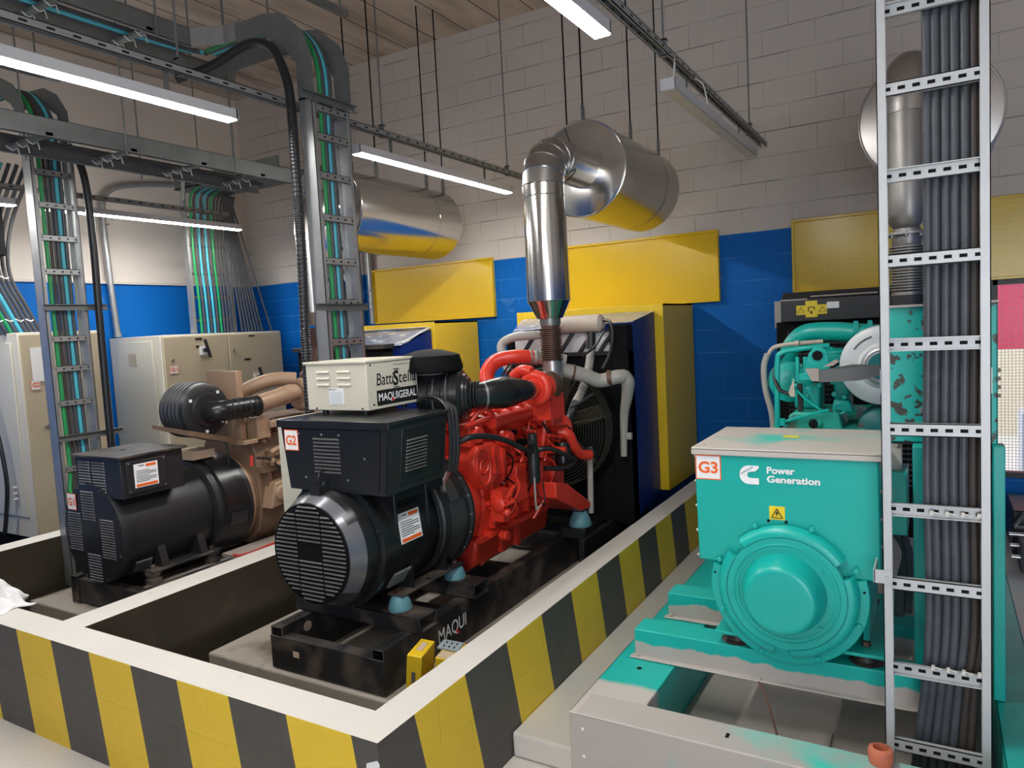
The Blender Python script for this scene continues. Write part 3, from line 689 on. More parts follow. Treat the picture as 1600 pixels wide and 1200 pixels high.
build(MB().cyl((MX, MY - .2, 3.79), (MX, MY - .2, ZC - .002), .006, n=8).cyl((MX, MY + .4, 3.79), (MX, MY + .4, ZC - .002), .006, n=8).cyl((-3.42, MY + .1, 3.7), (-3.42, MY + .1, ZC - .002), .006, n=8), 'hanger_rod', 'galv_dull', t)
midc = [('green_cable', 'green', .105, .012, 'green cable on the middle ladder'), ('power_cable', 'cable', .130, .014, 'black cable on the middle ladder between the green and the light blue one'),
        ('blue_cable', 'cyan', .158, .013, 'light blue cable on the middle ladder'), ('power_cable', 'cable', .186, .014, 'black cable on the middle ladder right of the light blue one')]
for n_, m, dy, r, lab in midc:
    x = MX + .055
    solo(MB().tube([(-4.0, MY + dy, 3.66), (-3.55, MY + dy, 3.665), (-3.33, MY + dy, 3.65), (-3.16, MY + dy, 3.56), (x + .005, MY + dy, 3.36), (x + .0, MY + dy + .006, 3.0), (x, MY + dy, 2.4), (x, MY + dy, 1.6), (x, MY + dy, .9)], r, 10, 7), n_, m, lab, 'cable')
hp = [(-4.0, MY - .12, 3.43), (-3.75, MY - .06, 3.47), (-3.45, MY - .04, 3.53), (-3.27, MY - .035, 3.47), (-3.165, MY - .045, 3.30), (-3.125, MY - .055, 3.12), (-3.12, MY - .06, 2.8), (-3.125, MY - .06, 2.28), (-3.145, MY - .06, 1.80), (-3.16, MY - .06, 1.1)]
hose = MB().tube(hp, .026, 14, 10)
sm_ = smooth(hp, 40)
solo(hose, 'flexible_conduit', 'rubber', 'thick black corrugated conduit running down beside the middle ladder', 'conduit')
rg = MB(); last = None
for i, p in enumerate(sm_):
    if p.z < 3.1 and (last is None or (p - last).length > .0135):
        last = p; rg.ring(p, (0, 0, 1), .0262, .0035, 14, 5)
h2 = bpy.data.objects['flexible_conduit']
build(rg, 'corrugation_ribs', 'rubber', h2)

# left ladder
LX, LYY = -5.35, 2.70
rz = [3.03, 2.81, 2.585, 2.355, 1.89, 1.68, 1.44, .975, .72]
t = vladder('cable_ladder', 'galvanised cable ladder at left behind the black alternator marked G1', (LX, LYY), 'y', .29, .15, 3.32, .1, [z - .02 for z in rz], 'galv', rw=.016)
for y in (LYY, LYY + .286):
    build(MB().prism([(LX, 3.32), (LX + .1, 3.32), (LX + .09, 3.48), (LX - .02, 3.62), (LX - .18, 3.70), (LX - .5, 3.72), (LX - .5, 3.60), (LX - .2, 3.58), (LX - .04, 3.48)], 'y', y, y + .004), 'bend_plate', 'galv_dull', t)
for z0, a, b_ in ((3.20, -.02, .40), (2.125, -.01, .43), (1.215, 0, .46)):
    build(MB().box(LX + .10, LX + .13, LYY + a, LYY + b_, z0, z0 + .004).box(LX + .10, LX + .104, LYY + a, LYY + b_, z0 - .038, z0 + .004).box(LX + .10, LX + .13, LYY + a, LYY + b_, z0 - .038, z0 - .034), 'cross_strut', 'galv_dull', t)
build(MB().box(LX - .1, LX - .06, LYY - .3, LYY + .35, 3.735, 3.775).cyl((LX - .08, LYY + .2, 3.77), (LX - .08, LYY + .2, ZC - .002), .006, n=8).cyl((LX - .08, LYY - .15, 3.77), (LX - .08, LYY - .15, ZC - .002), .006, n=8), 'top_strut', 'galv_dull', t)
lc = [('green_cable', 'green', .075, .014, 'green cable on the left ladder'), ('power_cable', 'cable_brown', .105, .012, 'black cable next to the green one on the left ladder'), ('grey_cable', 'cable_grey', .130, .009, 'slim grey cable in the middle of the left ladder'),
      ('power_cable', 'cable', .152, .013, 'black cable left of the light blue one on the left ladder'), ('blue_cable', 'cyan', .180, .014, 'light blue cable on the left ladder'), ('power_cable', 'cable', .208, .013, 'black cable right of the light blue one on the left ladder')]
for n_, m, dy, r, lab in lc:
    x = LX + .055
    solo(MB().tube([(LX - .55, LYY + dy * .8, 3.66), (LX - .2, LYY + dy * .8, 3.64), (LX - .02, LYY + dy * .9, 3.53), (x, LYY + dy, 3.3), (x, LYY + dy, 2.6), (x, LYY + dy, 1.6), (x + .01, LYY + dy, 1.0), (x + .05, LYY + dy - .03, .80), (x + .25, LYY + dy - .02, .74)], r, 10, 7), n_, m, lab, 'cable')
solo(MB().tube([(LX - .45, LYY + .22, 3.62), (LX - .12, LYY + .22, 3.50), (LX + .06, LYY + .27, 3.28), (LX + .14, LYY + .33, 3.05), (LX + .15, LYY + .345, 2.6), (LX + .15, LYY + .34, 2.1), (LX + .15, LYY + .335, 1.5), (LX + .15, LYY + .335, .95)], .025, 14, 10), 'flexible_conduit', 'rubber', 'thick black conduit hanging beside the left ladder', 'conduit')

# overhead trays seen from below
def tray(name, lab, xa, xb, y0, y1, z0, h, m, hang, rung_dy=.5, ya1=None):
    t = thing(name, lab, 'cable tray', ((xa + xb) / 2, y0, z0))
    for x, s, yy in ((xa, 1, y1), (xb, -1, ya1 or y1)):
        build(MB().box(min(x, x + s * .004), max(x, x + s * .004), y0, yy, z0, z0 + h).box(min(x, x + s * .022), max(x, x + s * .022), y0, yy, z0, z0 + .003).box(min(x, x + s * .022), max(x, x + s * .022), y0, yy, z0 + h - .003, z0 + h), 'side_rail', m, t)
    y = y0 + .2
    while y < min(y1, ya1 or y1) - .05:
        build(MB().box(min(xa, xb), max(xa, xb), y, y + .04, z0 + .012, z0 + .03), 'rung', m, t)
        b = MB()
        for k in range(3):
            x = min(xa, xb) + .08 + k * .11; b.tube([(x, y - .01, z0 + .02), (x + .01, y + .02, z0 - .004), (x, y + .05, z0 + .015), (x + .01, y + .055, z0 - .03)], .0035, 5, 3)
        build(b, 'cable_ties', 'tie', t); y += rung_dy
    for (x, y) in hang:
        build(MB().cyl((x, y, z0 - .02), (x, y, ZC - .002), .0055, n=8), 'hanger_rod', 'galv_dull', t)
    return t
t = tray('cable_tray', 'upper overhead cable tray joining the middle ladder, close under the ceiling', -4.27, -3.88, -.5, 3.63, 3.60, .11, 'galv_dull', [(-3.86, 1.9), (-4.3, 2.3), (-4.3, 3.3), (-3.86, 2.75)], ya1=2.99)
build(MB().bar((-3.88, 2.99, 3.655), (-3.70, 3.085, 3.655), .004, .11).bar((-3.70, 3.087, 3.655), (-3.55, 3.087, 3.655), .004, .11), 'corner_plate', 'galv', t)
build(MB().box(-4.27, -3.55, 3.411, 3.415, 3.60, 3.71), 'branch_rail', 'galv_dull', t)
for k in range(3):
    solo(MB().tube([(-4.2 + k * .05, -.3, 3.655), (-4.17 + k * .05, 1.5, 3.65), (-4.14 + k * .04, 2.9, 3.655), (-4.03, 3.16 + .03 * k, 3.66)], .014, 8, 6), 'power_cable', 'cable' if k != 1 else 'cyan', ('black cable at the outer side of the upper overhead tray', 'light blue cable in the upper overhead tray', 'black cable at the inner side of the upper overhead tray')[k], 'cable')
t = tray('cable_tray', 'lower overhead cable tray passing behind the left ladder towards the left silencer', -4.77, -4.28, .6, 4.2, 3.0, .11, 'galv_dull', [(-4.25, 2.75), (-4.8, 2.45), (-4.25, 3.55), (-4.8, 4.0), (-4.8, 3.2)])
build(MB().bar((-4.28, 4.2, 3.055), (-4.16, 4.28, 2.96), .004, .09), 'end_drop_plate', 'galv_dull', t)
for k in range(1):
    solo(MB().tube([(-4.68 + k * .07, .7, 3.052), (-4.67 + k * .07, 2.2, 3.055), (-4.68 + k * .07, 3.4, 3.052), (-4.67 + k * .06, 4.15, 3.055)], .016, 8, 6), 'power_cable', 'cable', ('black cable on the far side of the lower overhead tray', 'black cable along the middle of the lower overhead tray', 'black cable on the near side of the lower overhead tray')[k], 'cable')

# drop ladder over the beige cabinets
DX = -6.95
t = thing('cable_ladder', 'pale cable ladder standing on the beige cabinets by the left wall', 'cable ladder', (DX, 5.0, 1.9))
for y in (5.04, 5.56):
    build(MB().box(DX, DX + .07, y, y + .03, 1.925, 3.36), 'side_rail', 'galv', t)
    build(MB().bar((DX + .035, y + .015, 3.35), (DX + .22, y + .015 - .10, 3.58), .03, .06).bar((DX + .035, y + .015, 3.35), (DX - .02, y + .1, 3.55), .03, .05), 'brace', 'galv', t)
for z in (2.05, 2.30, 2.55, 2.85, 3.15):
    build(MB().box(DX + .03, DX + .05, 5.05, 5.57, z, z + .025), 'rung', 'galv_dull', t)
build(MB().box(-6.98, -5.4, 5.02, 5.03, 3.45, 3.56).box(-6.98, -5.4, 5.6, 5.61, 3.45, 3.56).box(-7.0, -5.4, 5.02, 5.6, 3.45, 3.46), 'feeder_tray', 'galv_dull', t)
cols = ['green', 'cable_grey', 'cyan', 'cable_grey', 'cyan', 'cable_grey', 'green', 'cable_grey', 'cable_grey', 'cable_grey', 'cable_grey']
for i, m in enumerate(cols):
    y = 5.10 + i * .042
    nm = {'green': 'green_cable', 'cyan': 'blue_cable'}.get(m, 'grey_cable'); cn = {'green': 'green', 'cyan': 'light blue'}.get(m, 'dark grey')
    solo(MB().tube([(DX + .35, y, 3.47), (DX + .13, y, 3.40), (DX + .09, y, 3.2), (DX + .085, y - .005, 2.7), (DX + .09, y + .01, 2.3), (DX + .09, y + .015, 1.92)], .0125, 8, 6), nm, m, f'{cn} cable on the ladder above the beige cabinets, {ordinal(i)} from the left', 'cable', 'cables on the ladder above the beige cabinets')
for i in range(7):
    y0 = 5.52 + i * .020; y1 = 5.63 + i * .047
    solo(MB().tube([(DX + .2, y0 - .05, 3.42), (DX + .1, y0, 3.2), (DX + .11, y0 + (y1 - y0) * .45, 2.6), (DX + .11, y1, 1.925)], .0115, 8, 6), 'grey_cable', 'cable_grey', f'dark grey cable fanning down right of the pale ladder, {ordinal(i)} from the left', 'cable', 'cables fanning down beside the pale ladder')
solo(MB().tube([(DX + .1, 5.62, 3.4), (DX + .12, 5.75, 2.9), (DX + .12, 6.05, 1.9)], .010, 8, 5), 'black_cable', 'cable', 'single black cable slanting down at the far right of the pale ladder', 'cable')
# bundle over the first cabinet
for i in range(9):
    m = ['cable_grey', 'cable_grey', 'green', 'cable', 'cyan', 'cable_grey', 'cable_grey', 'cable_grey', 'cable_grey'][i]
    nm = {'green': 'green_cable', 'cyan': 'blue_cable'}.get(m, 'grey_cable'); cn = {'green': 'bright green', 'cyan': 'light blue', 'cable': 'black'}.get(m, 'dark grey')
    y = 3.13 + i * .040
    solo(MB().tube([(-6.5, y - .25 + .02 * i, 3.35), (-6.75, y - .26 + .01 * i, 2.9), (-6.78, y - .22, 2.5), (-6.8, y - .10, 2.2), (-6.8, y + .0, 1.97)], .016, 8, 6), nm, m, f'{cn} cable falling into the leftmost cabinet, {ordinal(i)} from the left', 'cable', 'cables falling into the leftmost cabinet')
b = MB()
for z, dy in ((2.46, -.22), (2.10, -.06)):
    for k in range(4): b.tube([(-6.76, 3.13 + k * .08 + dy, z), (-6.74, 3.16 + k * .08 + dy, z - .02), (-6.76, 3.19 + k * .08 + dy, z - .01)], .006, 5, 3)
solo(b, 'cable_ties', 'tie', 'white plastic ties binding the cables above the leftmost cabinet', 'cable tie')
solo(MB().box(-6.95, -6.66, 2.3, 3.17, 2.62, 3.25), 'junction_box', 'black_matt', 'black cable trunk above the leftmost cabinet at the frame edge', 'trunk', bevel=.01)
# wall conduits
solo(MB().tube([(-7.45, 5.6, 3.66), (-7.45, 4.85, 3.55), (-7.45, 4.56, 3.43), (-7.45, 4.49, 3.2), (-7.45, 4.5, 2.6), (-7.45, 4.53, 1.93)], .032, 14, 8).ring((-7.45, 4.51, 3.1), (0, 0, 1), .034, .006, 16).lathe((-7.45, 4.53, 1.925), (0, 0, 1), [(0, .04), (.04, .04)], 14), 'conduit', 'galv', 'galvanised conduit bending down the left wall onto the beige cabinets', 'conduit')
solo(MB().tube([(-5.47, 6.30, 1.93), (-5.47, 6.30, 2.75)], .034, 12, 2).ring((-5.47, 6.3, 2.3), (0, 0, 1), .036, .008, 14), 'conduit', 'galv', 'vertical galvanised conduit beside the leftmost yellow panel', 'conduit')
solo(MB().tube([(-5.62, 6.30, 1.2), (-5.62, 6.30, 2.9)], .022, 12, 2), 'conduit', 'galv', 'slim vertical conduit on the back wall left of the leftmost yellow panel', 'conduit')
t = thing('cable_ladder', 'narrow cable ladder on the back wall behind the middle ladder', 'cable ladder', (-5.85, 6.15, 1.2))
for x in (-5.98, -5.68):
    build(MB().prism([(6.15, 1.2), (6.2, 1.2), (6.2, 2.4), (6.15, 2.4)], 'x', x, x + .02).bar((x + .01, 6.175, 2.39), (x - .22, 6.175, 2.66), .03, .04), 'side_rail', 'galv', t)
for z in (1.4, 1.75, 2.1): build(MB().box(-5.97, -5.67, 6.14, 6.15, z, z + .03), 'rung', 'galv_dull', t)
for x in (-5.98, -5.68):
    for z in (1.3, 2.2): build(MB().box(x, x + .02, 6.2, 6.348, z, z + .04), 'wall_bracket', 'galv_dull', t)
for i in range(4):
    solo(MB().tube([(-6.12 + i * .05, 6.19, 2.62), (-5.95 + i * .06, 6.18, 2.35), (-5.92 + i * .06, 6.175, 1.9), (-5.92 + i * .06, 6.175, 1.3)], .02, 8, 5), 'black_cable', 'cable', f'black cable on the narrow back wall ladder, {ordinal(i)} from the left', 'cable', 'cables on the narrow back wall ladder')

# ------------------------------------------------------------------ control cabinets along the left wall
def cabinet(x1, y0, y1, z1, doors, lab, zb=.22):
    t = thing('control_cabinet', lab, 'cabinet', (x1, y0, 0))
    build(MB().box(XL + .01, x1, y0, y1, zb, z1), 'body', 'cab_lit', t, .006)
    build(MB().box(XL + .03, x1 - .04, y0 + .03, y1 - .03, .03, zb), 'plinth', 'black_matt', t)
    for a, b in doors:
        d = build(MB().box(x1, x1 + .018, a + .006, b - .006, zb + .015, z1 - .02), 'door', 'cab', t, .004)
    return t
t = cabinet(-6.62, 3.16, 3.90, 1.98, [(3.16, 3.90)], 'light beige control cabinet at the left frame edge, marked G2')
build(MB().box(-7.3, -6.72, 3.145, 3.16, .4, 1.9), 'side_cover', 'cab_lit', t, .004)
sticker(t, (-6.60, 3.22, 1.49), (0, 1, 0), (0, 0, 1), .075, .085, 'G2')
build(MB().box(-6.6, -6.597, 3.24, 3.42, 1.56, 1.85), 'paper_notice', 'sticker', t)
build(MB().cyl((-6.6, 3.32, 1.17), (-6.575, 3.32, 1.17), .02).box(-6.578, -6.568, 3.28, 3.40, 1.162, 1.178), 'door_handle', 'steel', t)
t2 = build(MB().cyl((-6.602, 3.68, 1.58), (-6.585, 3.68, 1.58), .016), 'pilot_lamp', 'red_ink', t)
build(MB().cyl((-6.602, 3.68, 1.53), (-6.585, 3.68, 1.53), .016), 'pilot_lamp', 'green', t)
build(MB().cyl((-6.602, 3.60, 1.47), (-6.585, 3.60, 1.47), .014), 'pilot_lamp', 'red_ink', t)
t = cabinet(-6.63, 4.46, 5.985, 1.912, [(4.47, 5.24), (5.24, 5.985)], 'long beige control cabinet with two doors beside the left wall, marked G1')
build(MB().box(-7.35, -6.75, 4.445, 4.46, .4, 1.86), 'side_cover', 'cab_lit', t, .004)
b = MB()
for k in range(6): b.box(-7.15, -7.02, 4.437, 4.445, 1.62 + k * .022, 1.632 + k * .022)
build(b, 'side_vent', 'cab', t)
sticker(t, (-6.61, 4.52, 1.52), (0, 1, 0), (0, 0, 1), .10, .085, 'G1')
def cab_handle(y, z, s=1):
    h = build(MB().box(-6.612, -6.600, y - .05, y + .035, z - .05, z + .045), 'switch_plate', 'sticker', t)
    build(MB().cyl((-6.60, y, z), (-6.56, y, z), .022).bar((-6.552, y - .02, z + .11), (-6.552, y + .03, z - .08), .03, .018), 'switch_lever', 'black_sat', h)
cab_handle(4.93, 1.74); cab_handle(5.60, 1.40)
build(MB().box(-6.612, -6.609, 4.84, 4.92, 1.85, 1.87).box(-6.612, -6.609, 4.84, 4.91, 1.77, 1.79).box(-6.612, -6.609, 5.52, 5.60, 1.86, 1.875).box(-6.612, -6.609, 5.44, 5.52, 1.60, 1.62).box(-6.612, -6.609, 5.30, 5.37, 1.42, 1.44), 'nameplate', 'ink', t)
build(MB().cyl((-6.612, 4.56, 1.66), (-6.595, 4.56, 1.66), .014).cyl((-6.612, 5.30, 1.72), (-6.595, 5.30, 1.72), .014), 'key_lock', 'steel', t)

# ------------------------------------------------------------------ shared generator parts
def rail_pair(root, x0, x1, y0, y1, z0, z1, m, cross=(), holes=True):
    w_ = .075
    for s, xo in ((1, x0), (-1, x1)):
        xi = xo + s * w_; a, b_ = min(xo, xi), max(xo, xi); th = .007
        e = xo + s * th
        b = MB().box(min(xo, e), max(xo, e), y0, y1, z0, z1)
        b.box(a, b_, y0, y1, z1 - th, z1).box(a, b_, y0, y1, z0, z0 + th)
        f = xi - s * th; b.box(min(xi, f), max(xi, f), y0 + .004, y1, z0, z1)
        r = build(b, 'skid_rail', m, root, .004)
        if holes:
            hb = MB()
            for k in range(7):
                hb.cyl(((a + b_) / 2, y0 + .05 + k * .025, z1 + .0004), ((a + b_) / 2, y0 + .05 + k * .025, z1 + .001), .006, n=8)
            build(hb, 'bolt_holes', 'dark', r)
def louvres(root, org, u, v, w_, h_, n, m='louvre', depth=.01, name='louvre_panel'):
    """pressed louvres; org = lower-left"""
    u = Vector(u).normalized(); v = Vector(v).normalized(); nn = u.cross(v).normalized(); o = Vector(org); b = MB(); st = h_ / n
    for i in range(n):
        p = o + v * (i * st)
        a = [p, p + u * w_, p + u * (w_ - .004) + nn * depth + v * st * .38, p + u * .004 + nn * depth + v * st * .38, p + v * st * .62, p + u * w_ + v * st * .62]
        b.add(a, [(0, 1, 2, 3), (3, 2, 5, 4), (0, 3, 4), (1, 5, 2), (0, 4, 5, 1)])
    return build(b, name, m, root, angle=20)
def dots(org, u, v, w_, h_, nx, ny, r):
    b = MB(); u = Vector(u).normalized(); v = Vector(v).normalized(); n = u.cross(v)
    for i in range(nx):
        for j in range(ny):
            p = Vector(org) + u * (w_ * (i + .5) / nx) + v * (h_ * (j + .5) / ny)
            b.add([p - u * r - v * r, p + u * r - v * r, p + u * r + v * r, p - u * r + v * r], [(0, 1, 2, 3)])
    return b
def ring_holes(o, R_, y0, y1, a0, a1, na, ny, m, root, name='mesh_guard', s=.35):
    """grid of square holes on a cylinder around the y axis"""
    b = MB(); o = Vector(o)
    for i in range(na):
        for j in range(ny):
            a = a0 + (a1 - a0) * (i + .5) / na; da = (a1 - a0) / na * s; y = y0 + (y1 - y0) * (j + .5) / ny; dy = (y1 - y0) / ny * s
            q = lambda A, Y: Vector((o.x + (R_ + .0012) * math.cos(A), Y, o.z + (R_ + .0012) * math.sin(A)))
            b.add([q(a - da, y - dy), q(a + da, y - dy), q(a + da, y + dy), q(a - da, y + dy)], [(0, 1, 2, 3)])
    return build(b, name, m, root)
def clamp(b, p, ax, r, w_=.014):
    return b.lathe(Vector(p) - Vector(ax).normalized() * w_ / 2, ax, [(0, r), (0.001, r + .003), (w_ - .001, r + .003), (w_, r)], 24)

# ------------------------------------------------------------------ generator G2 : black alternator, red engine
GX, GZ = -2.51, .805
G2 = thing('generator_set', 'generator with glossy black alternator marked G2 and red engine, standing in the striped bund', 'generator', (GX, 3.8, .17))
rail_pair(G2, -2.875, -2.148, 2.39, 5.25, .17, .385, 'black_frame')
build(MB().box(-2.875, -2.148, 2.382, 2.3895, .176, .342).box(-2.80, -2.223, 2.382, 2.45, .334, .342), 'front_crossbeam', 'black_frame', G2, .004)
build(MB().box(-2.72, -2.68, 2.3805, 2.382, .255, .285), 'torn_label', 'cardboard', G2)
build(MB().cyl((-2.7995, 2.56, .33), (-2.797, 2.56, .33), .026), 'round_tag', 'cardboard', G2)
for y in (3.0, 3.75, 4.5, 5.1): build(MB().box(-2.80, -2.22, y, y + .08, .20, .32), 'skid_crossbeam', 'black_frame', G2, .003)
build(letter_mb(MB(), 'MAQUI', (-2.1465, 2.80, .235), (0, 1, .03), (0, 0, 1), .245, .082, .012), 'skid_lettering', 'white_ink', G2)
build(MB().bar((-2.1462, 2.955, .262), (-2.1462, 2.978, .238), .002, .016), 'red_letter_stroke', 'red_ink', G2)
# mount crossmembers (open box ends towards the kerb)
for i, y in enumerate((2.60, 3.07)):
    z0 = .385; hgt = .075; wdt = .14; xr = -2.10; th = .008
    b = MB().box(-2.92, xr, y, y + wdt, z0 + hgt - th, z0 + hgt).box(-2.92, xr, y, y + wdt, z0, z0 + th).box(-2.92, xr, y, y + th, z0, z0 + hgt).box(-2.92, xr, y + wdt - th, y + wdt, z0, z0 + hgt)
    cm = build(b, 'mount_crossmember', 'black_frame', G2, .003)
    for xm in (-2.27, -2.75):
        m_ = build(MB().lathe((xm, y + wdt / 2, z0 + hgt), (0, 0, 1), [(0, .058), (.012, .060), (.045, .050), (.068, .040), (.072, .034)], 24), 'rubber_mount', 'mount', G2, label='dusty blue rubber mount')
        build(MB().bolt((xm, y + wdt / 2, z0 + hgt + .084), (0, 0, 1), .013, .012).box(xm - .068, xm + .068, y + wdt / 2 - .055, y + wdt / 2 + .055, z0 + hgt - .001, z0 + hgt + .004), 'mount_bolt', 'rust', m_)
# alternator
A = build(MB().lathe((GX, 2.53, GZ), (0, 1, 0), [(0, .285), (.02, .295), (.42, .295), (.44, .28)], 64), 'alternator_body', 'black', G2)
build(MB().lathe((GX, 2.50, GZ), (0, 1, 0), [(0, .30), (.004, .315), (.03, .315), (.034, .30)], 64).ring((GX, 2.96, GZ), (0, 1, 0), .30, .010, 56).bolts((GX, 2.5, GZ), (0, -1, 0), .30, 8, .010, .01, .3), 'flange_ring', 'black', A)
cov = build(MB().lathe((GX, 2.345, GZ), (0, 1, 0), [(0, .232), (.0, .236), (.006, .240), (.085, .2755), (.10, .280), (.15, .284), (.156, .270)], 64, -PI / 9, PI * 2 - PI / 9 - .001), 'end_cover', 'black', G2)
build(MB().lathe((GX, 2.3512, GZ), (0, 1, 0), [(0, .236), (.0, .2405), (.076, .2743), (.077, .268)], 30, -.75, .60).lathe((GX, 2.3512, GZ), (0, 1, 0), [(0, .236), (.0, .2405), (.030, .2539), (.031, .248)], 8, .60, .80).lathe((GX, 2.3512, GZ), (0, 1, 0), [(0, .236), (.0, .2405), (.058, .2662), (.059, .26)], 40, .80, 2.75), 'cover_rim', 'gunmetal', cov, label='rim coloured grey for its sheen')  # lighter grey arcs put the lamp sheen into the black rim's colour
build(MB().lathe((GX, 2.3445, GZ), (0, 1, 0), [(0, .236), (.003, .238)], 64), 'face_plate', 'black_matt', cov)
b = MB(); n = 23; R_ = .228
for i in range(n):
    z = -R_ + (i + .5) * 2 * R_ / n; hw = math.sqrt(max(R_ * R_ - z * z, 0)) - .006
    for c0, c1 in ((-hw, -.082), (-.072, .072), (.082, hw)):
        c0 = max(c0, -hw); c1 = min(c1, hw)
        if c1 - c0 < .025: continue
        if c0 > -.08 and c1 < .08 and 10 <= i <= 13: continue
        y = 2.3445
        x0, x1 = GX + c0, GX + c1; zz = GZ + z
        b.add([(x0, y, zz - .003), (x1, y, zz - .003), (x1 - .003, y - .009, zz + .0005), (x0 + .003, y - .009, zz + .0005), (x0, y, zz + .005), (x1, y, zz + .005)], [(0, 1, 2, 3), (3, 2, 5, 4), (0, 3, 4), (1, 5, 2), (0, 4, 5, 1)])
build(b, 'grille_slats', 'louvre', cov, angle=20)
build(MB().box(GX - .03, GX + .03, 2.40, 2.51, GZ + .262, GZ + .305).ring((GX, 2.46, GZ + .34), (1, 0, 0), .028, .007, 20, 6).cyl((GX, 2.46, GZ + .30), (GX, 2.46, GZ + .32), .022), 'lifting_eye', 'black', A)
for y in (2.74, 3.02):       # feet webs and side gussets
    build(MB().prism([(y, GZ - .265), (y, GZ - .10), (y + .012, GZ - .10), (y + .012, GZ - .265)], 'x', GX + .19, GX + .27).prism([(y, GZ - .265), (y, GZ - .10), (y + .012, GZ - .10), (y + .012, GZ - .265)], 'x', GX - .27, GX - .19), 'foot_web', 'black', A)
for s in (-1, 1):
    build(MB().box(GX + s * .24 - .05, GX + s * .24 + .045, 2.64, 3.17, .532, .544), 'foot_plate', 'black_frame', G2, .003)
    build(MB().cyl((GX + s * .26, 2.88, .5445), (GX + s * .26, 2.88, .5455), .014), 'foot_hole', 'dark', G2)
for y in (2.595, 2.84):
    build(MB().box(GX + .225, GX + .31, y, y + .02, GZ + .03, GZ + .25), 'side_bracket', 'black', A, .003)
build(MB().box(GX + .23, GX + .29, 2.63, 2.82, GZ + .185, GZ + .19).box(GX - .3, GX + .3, 2.60, 3.0, GZ + .2, GZ + .275), 'saddle_plate', 'black', A)
w_ = warn_sticker(G2, (GX + .300, 2.64, .795), (0, 1, .0), (-.13, 0, 1), .165, .145)
louvres(A, (GX + .235, 2.58, GZ - .21), (0, 1, 0), (.6, 0, .8), .13, .10, 6)
# adaptor ring with mesh guard
ad = build(MB().lathe((GX, 2.97, GZ), (0, 1, 0), [(0, .30), (.012, .316), (.235, .322), (.24, .335), (.262, .335), (.265, .31)], 72), 'adaptor_ring', 'black_sat', G2)
ring_holes((GX, 0, GZ), .3195, 3.03, 3.17, -.85, .30, 36, 8, 'louvre', ad, s=.27)
ring_holes((GX, 0, GZ), .3195, 3.0, 3.19, .32, 1.5, 44, 1, 'louvre', ad, 'guard_ribs', .22)
build(MB().bolts((GX, 3.21, GZ), (0, -1, 0), .328, 20, .007, .008).tube([(GX + .29, 3.02, GZ + .16), (GX + .265, 3.05, GZ + .195), (GX + .225, 3.16, GZ + .235)], .014, 8), 'guard_bolts', 'steel', ad)
# terminal box
tb = build(MB().prism([(-2.79, 1.395), (-2.10, 1.395), (-2.14, 1.07), (-2.75, 1.07)], 'y', 2.475, 2.92), 'terminal_box', 'black_sat', G2, .004)
build(MB().box(-2.80, -2.09, 2.46, 2.94, 1.395, 1.412).box(-2.80, -2.09, 2.46, 2.468, 1.375, 1.40), 'box_lid', 'black', tb, .003)
build(MB().prism([(-2.115, 1.37), (-2.10, 1.37), (-2.135, 1.09), (-2.15, 1.09)], 'y', 2.462, 2.475).prism([(-2.775, 1.37), (-2.15, 1.37), (-2.18, 1.085), (-2.735, 1.085)], 'y', 2.468, 2.476), 'front_cover', 'black', tb)
louvres(tb, (-2.565, 2.4675, 1.16), (1, 0, 0), (0, 0, 1), .165, .175, 10)
b = MB()
for p in ((-2.66, 1.345), (-2.51, 1.345), (-2.40, 1.345), (-2.63, 1.135), (-2.36, 1.135), (-2.25, 1.24)): b.bolt((p[0], 2.468, p[1]), (0, -1, 0), .006, .004)
build(b, 'cover_bolts', 'steel', tb)
sp = build(MB().add([(-2.094, 2.56, 1.365), (-2.094, 2.89, 1.365), (-2.132, 2.89, 1.10), (-2.132, 2.56, 1.10), (-2.11, 2.56, 1.365), (-2.11, 2.89, 1.365), (-2.148, 2.89, 1.10), (-2.148, 2.56, 1.10)], [(0, 1, 2, 3), (7, 6, 5, 4), (0, 4, 5, 1), (1, 5, 6, 2), (2, 6, 7, 3), (3, 7, 4, 0)]), 'side_cover', 'black', tb, .003)
louvres(tb, (-2.122, 2.595, 1.16), (0, 1, 0), (.035 / .27, 0, 1), .155, .16, 10, name='side_louvres')
sticker(tb, (-2.755, 2.466, 1.262), (1, 0, 0), (0, 0, 1), .092, .102, 'G2', label='white G2 sticker with orange rim')
# cream terminal cabinet on the far side
build(MB().box(-3.02, -2.80, 2.66, 3.10, .78, 1.385), 'side_cabinet', 'cream', G2, .004, label='cream side cabinet')
build(MB().bolt((-2.86, 2.66, 1.2), (0, -1, 0), .009, .006).bolt((-2.86, 2.66, .95), (0, -1, 0), .009, .006), 'cabinet_screws', 'steel', G2)

# ---- red engine
EX = GX
bh = build(MB().lathe((EX, 3.235, GZ), (0, 1, 0), [(0, .322), (.02, .322), (.035, .305), (.10, .30), (.16, .27), (.24, .235)], 56), 'bell_housing', 'red', G2)
b = MB()
for k in range(14):
    a = -1.3 + k * .24; b.bar((EX + .30 * math.cos(a), 3.25, GZ + .30 * math.sin(a)), (EX + .27 * math.cos(a), 3.42, GZ + .27 * math.sin(a)), .010, .012)
b.bolts((EX, 3.27, GZ), (0, -1, 0), .312, 16, .007, .008)
build(b, 'housing_ribs', 'red', bh)
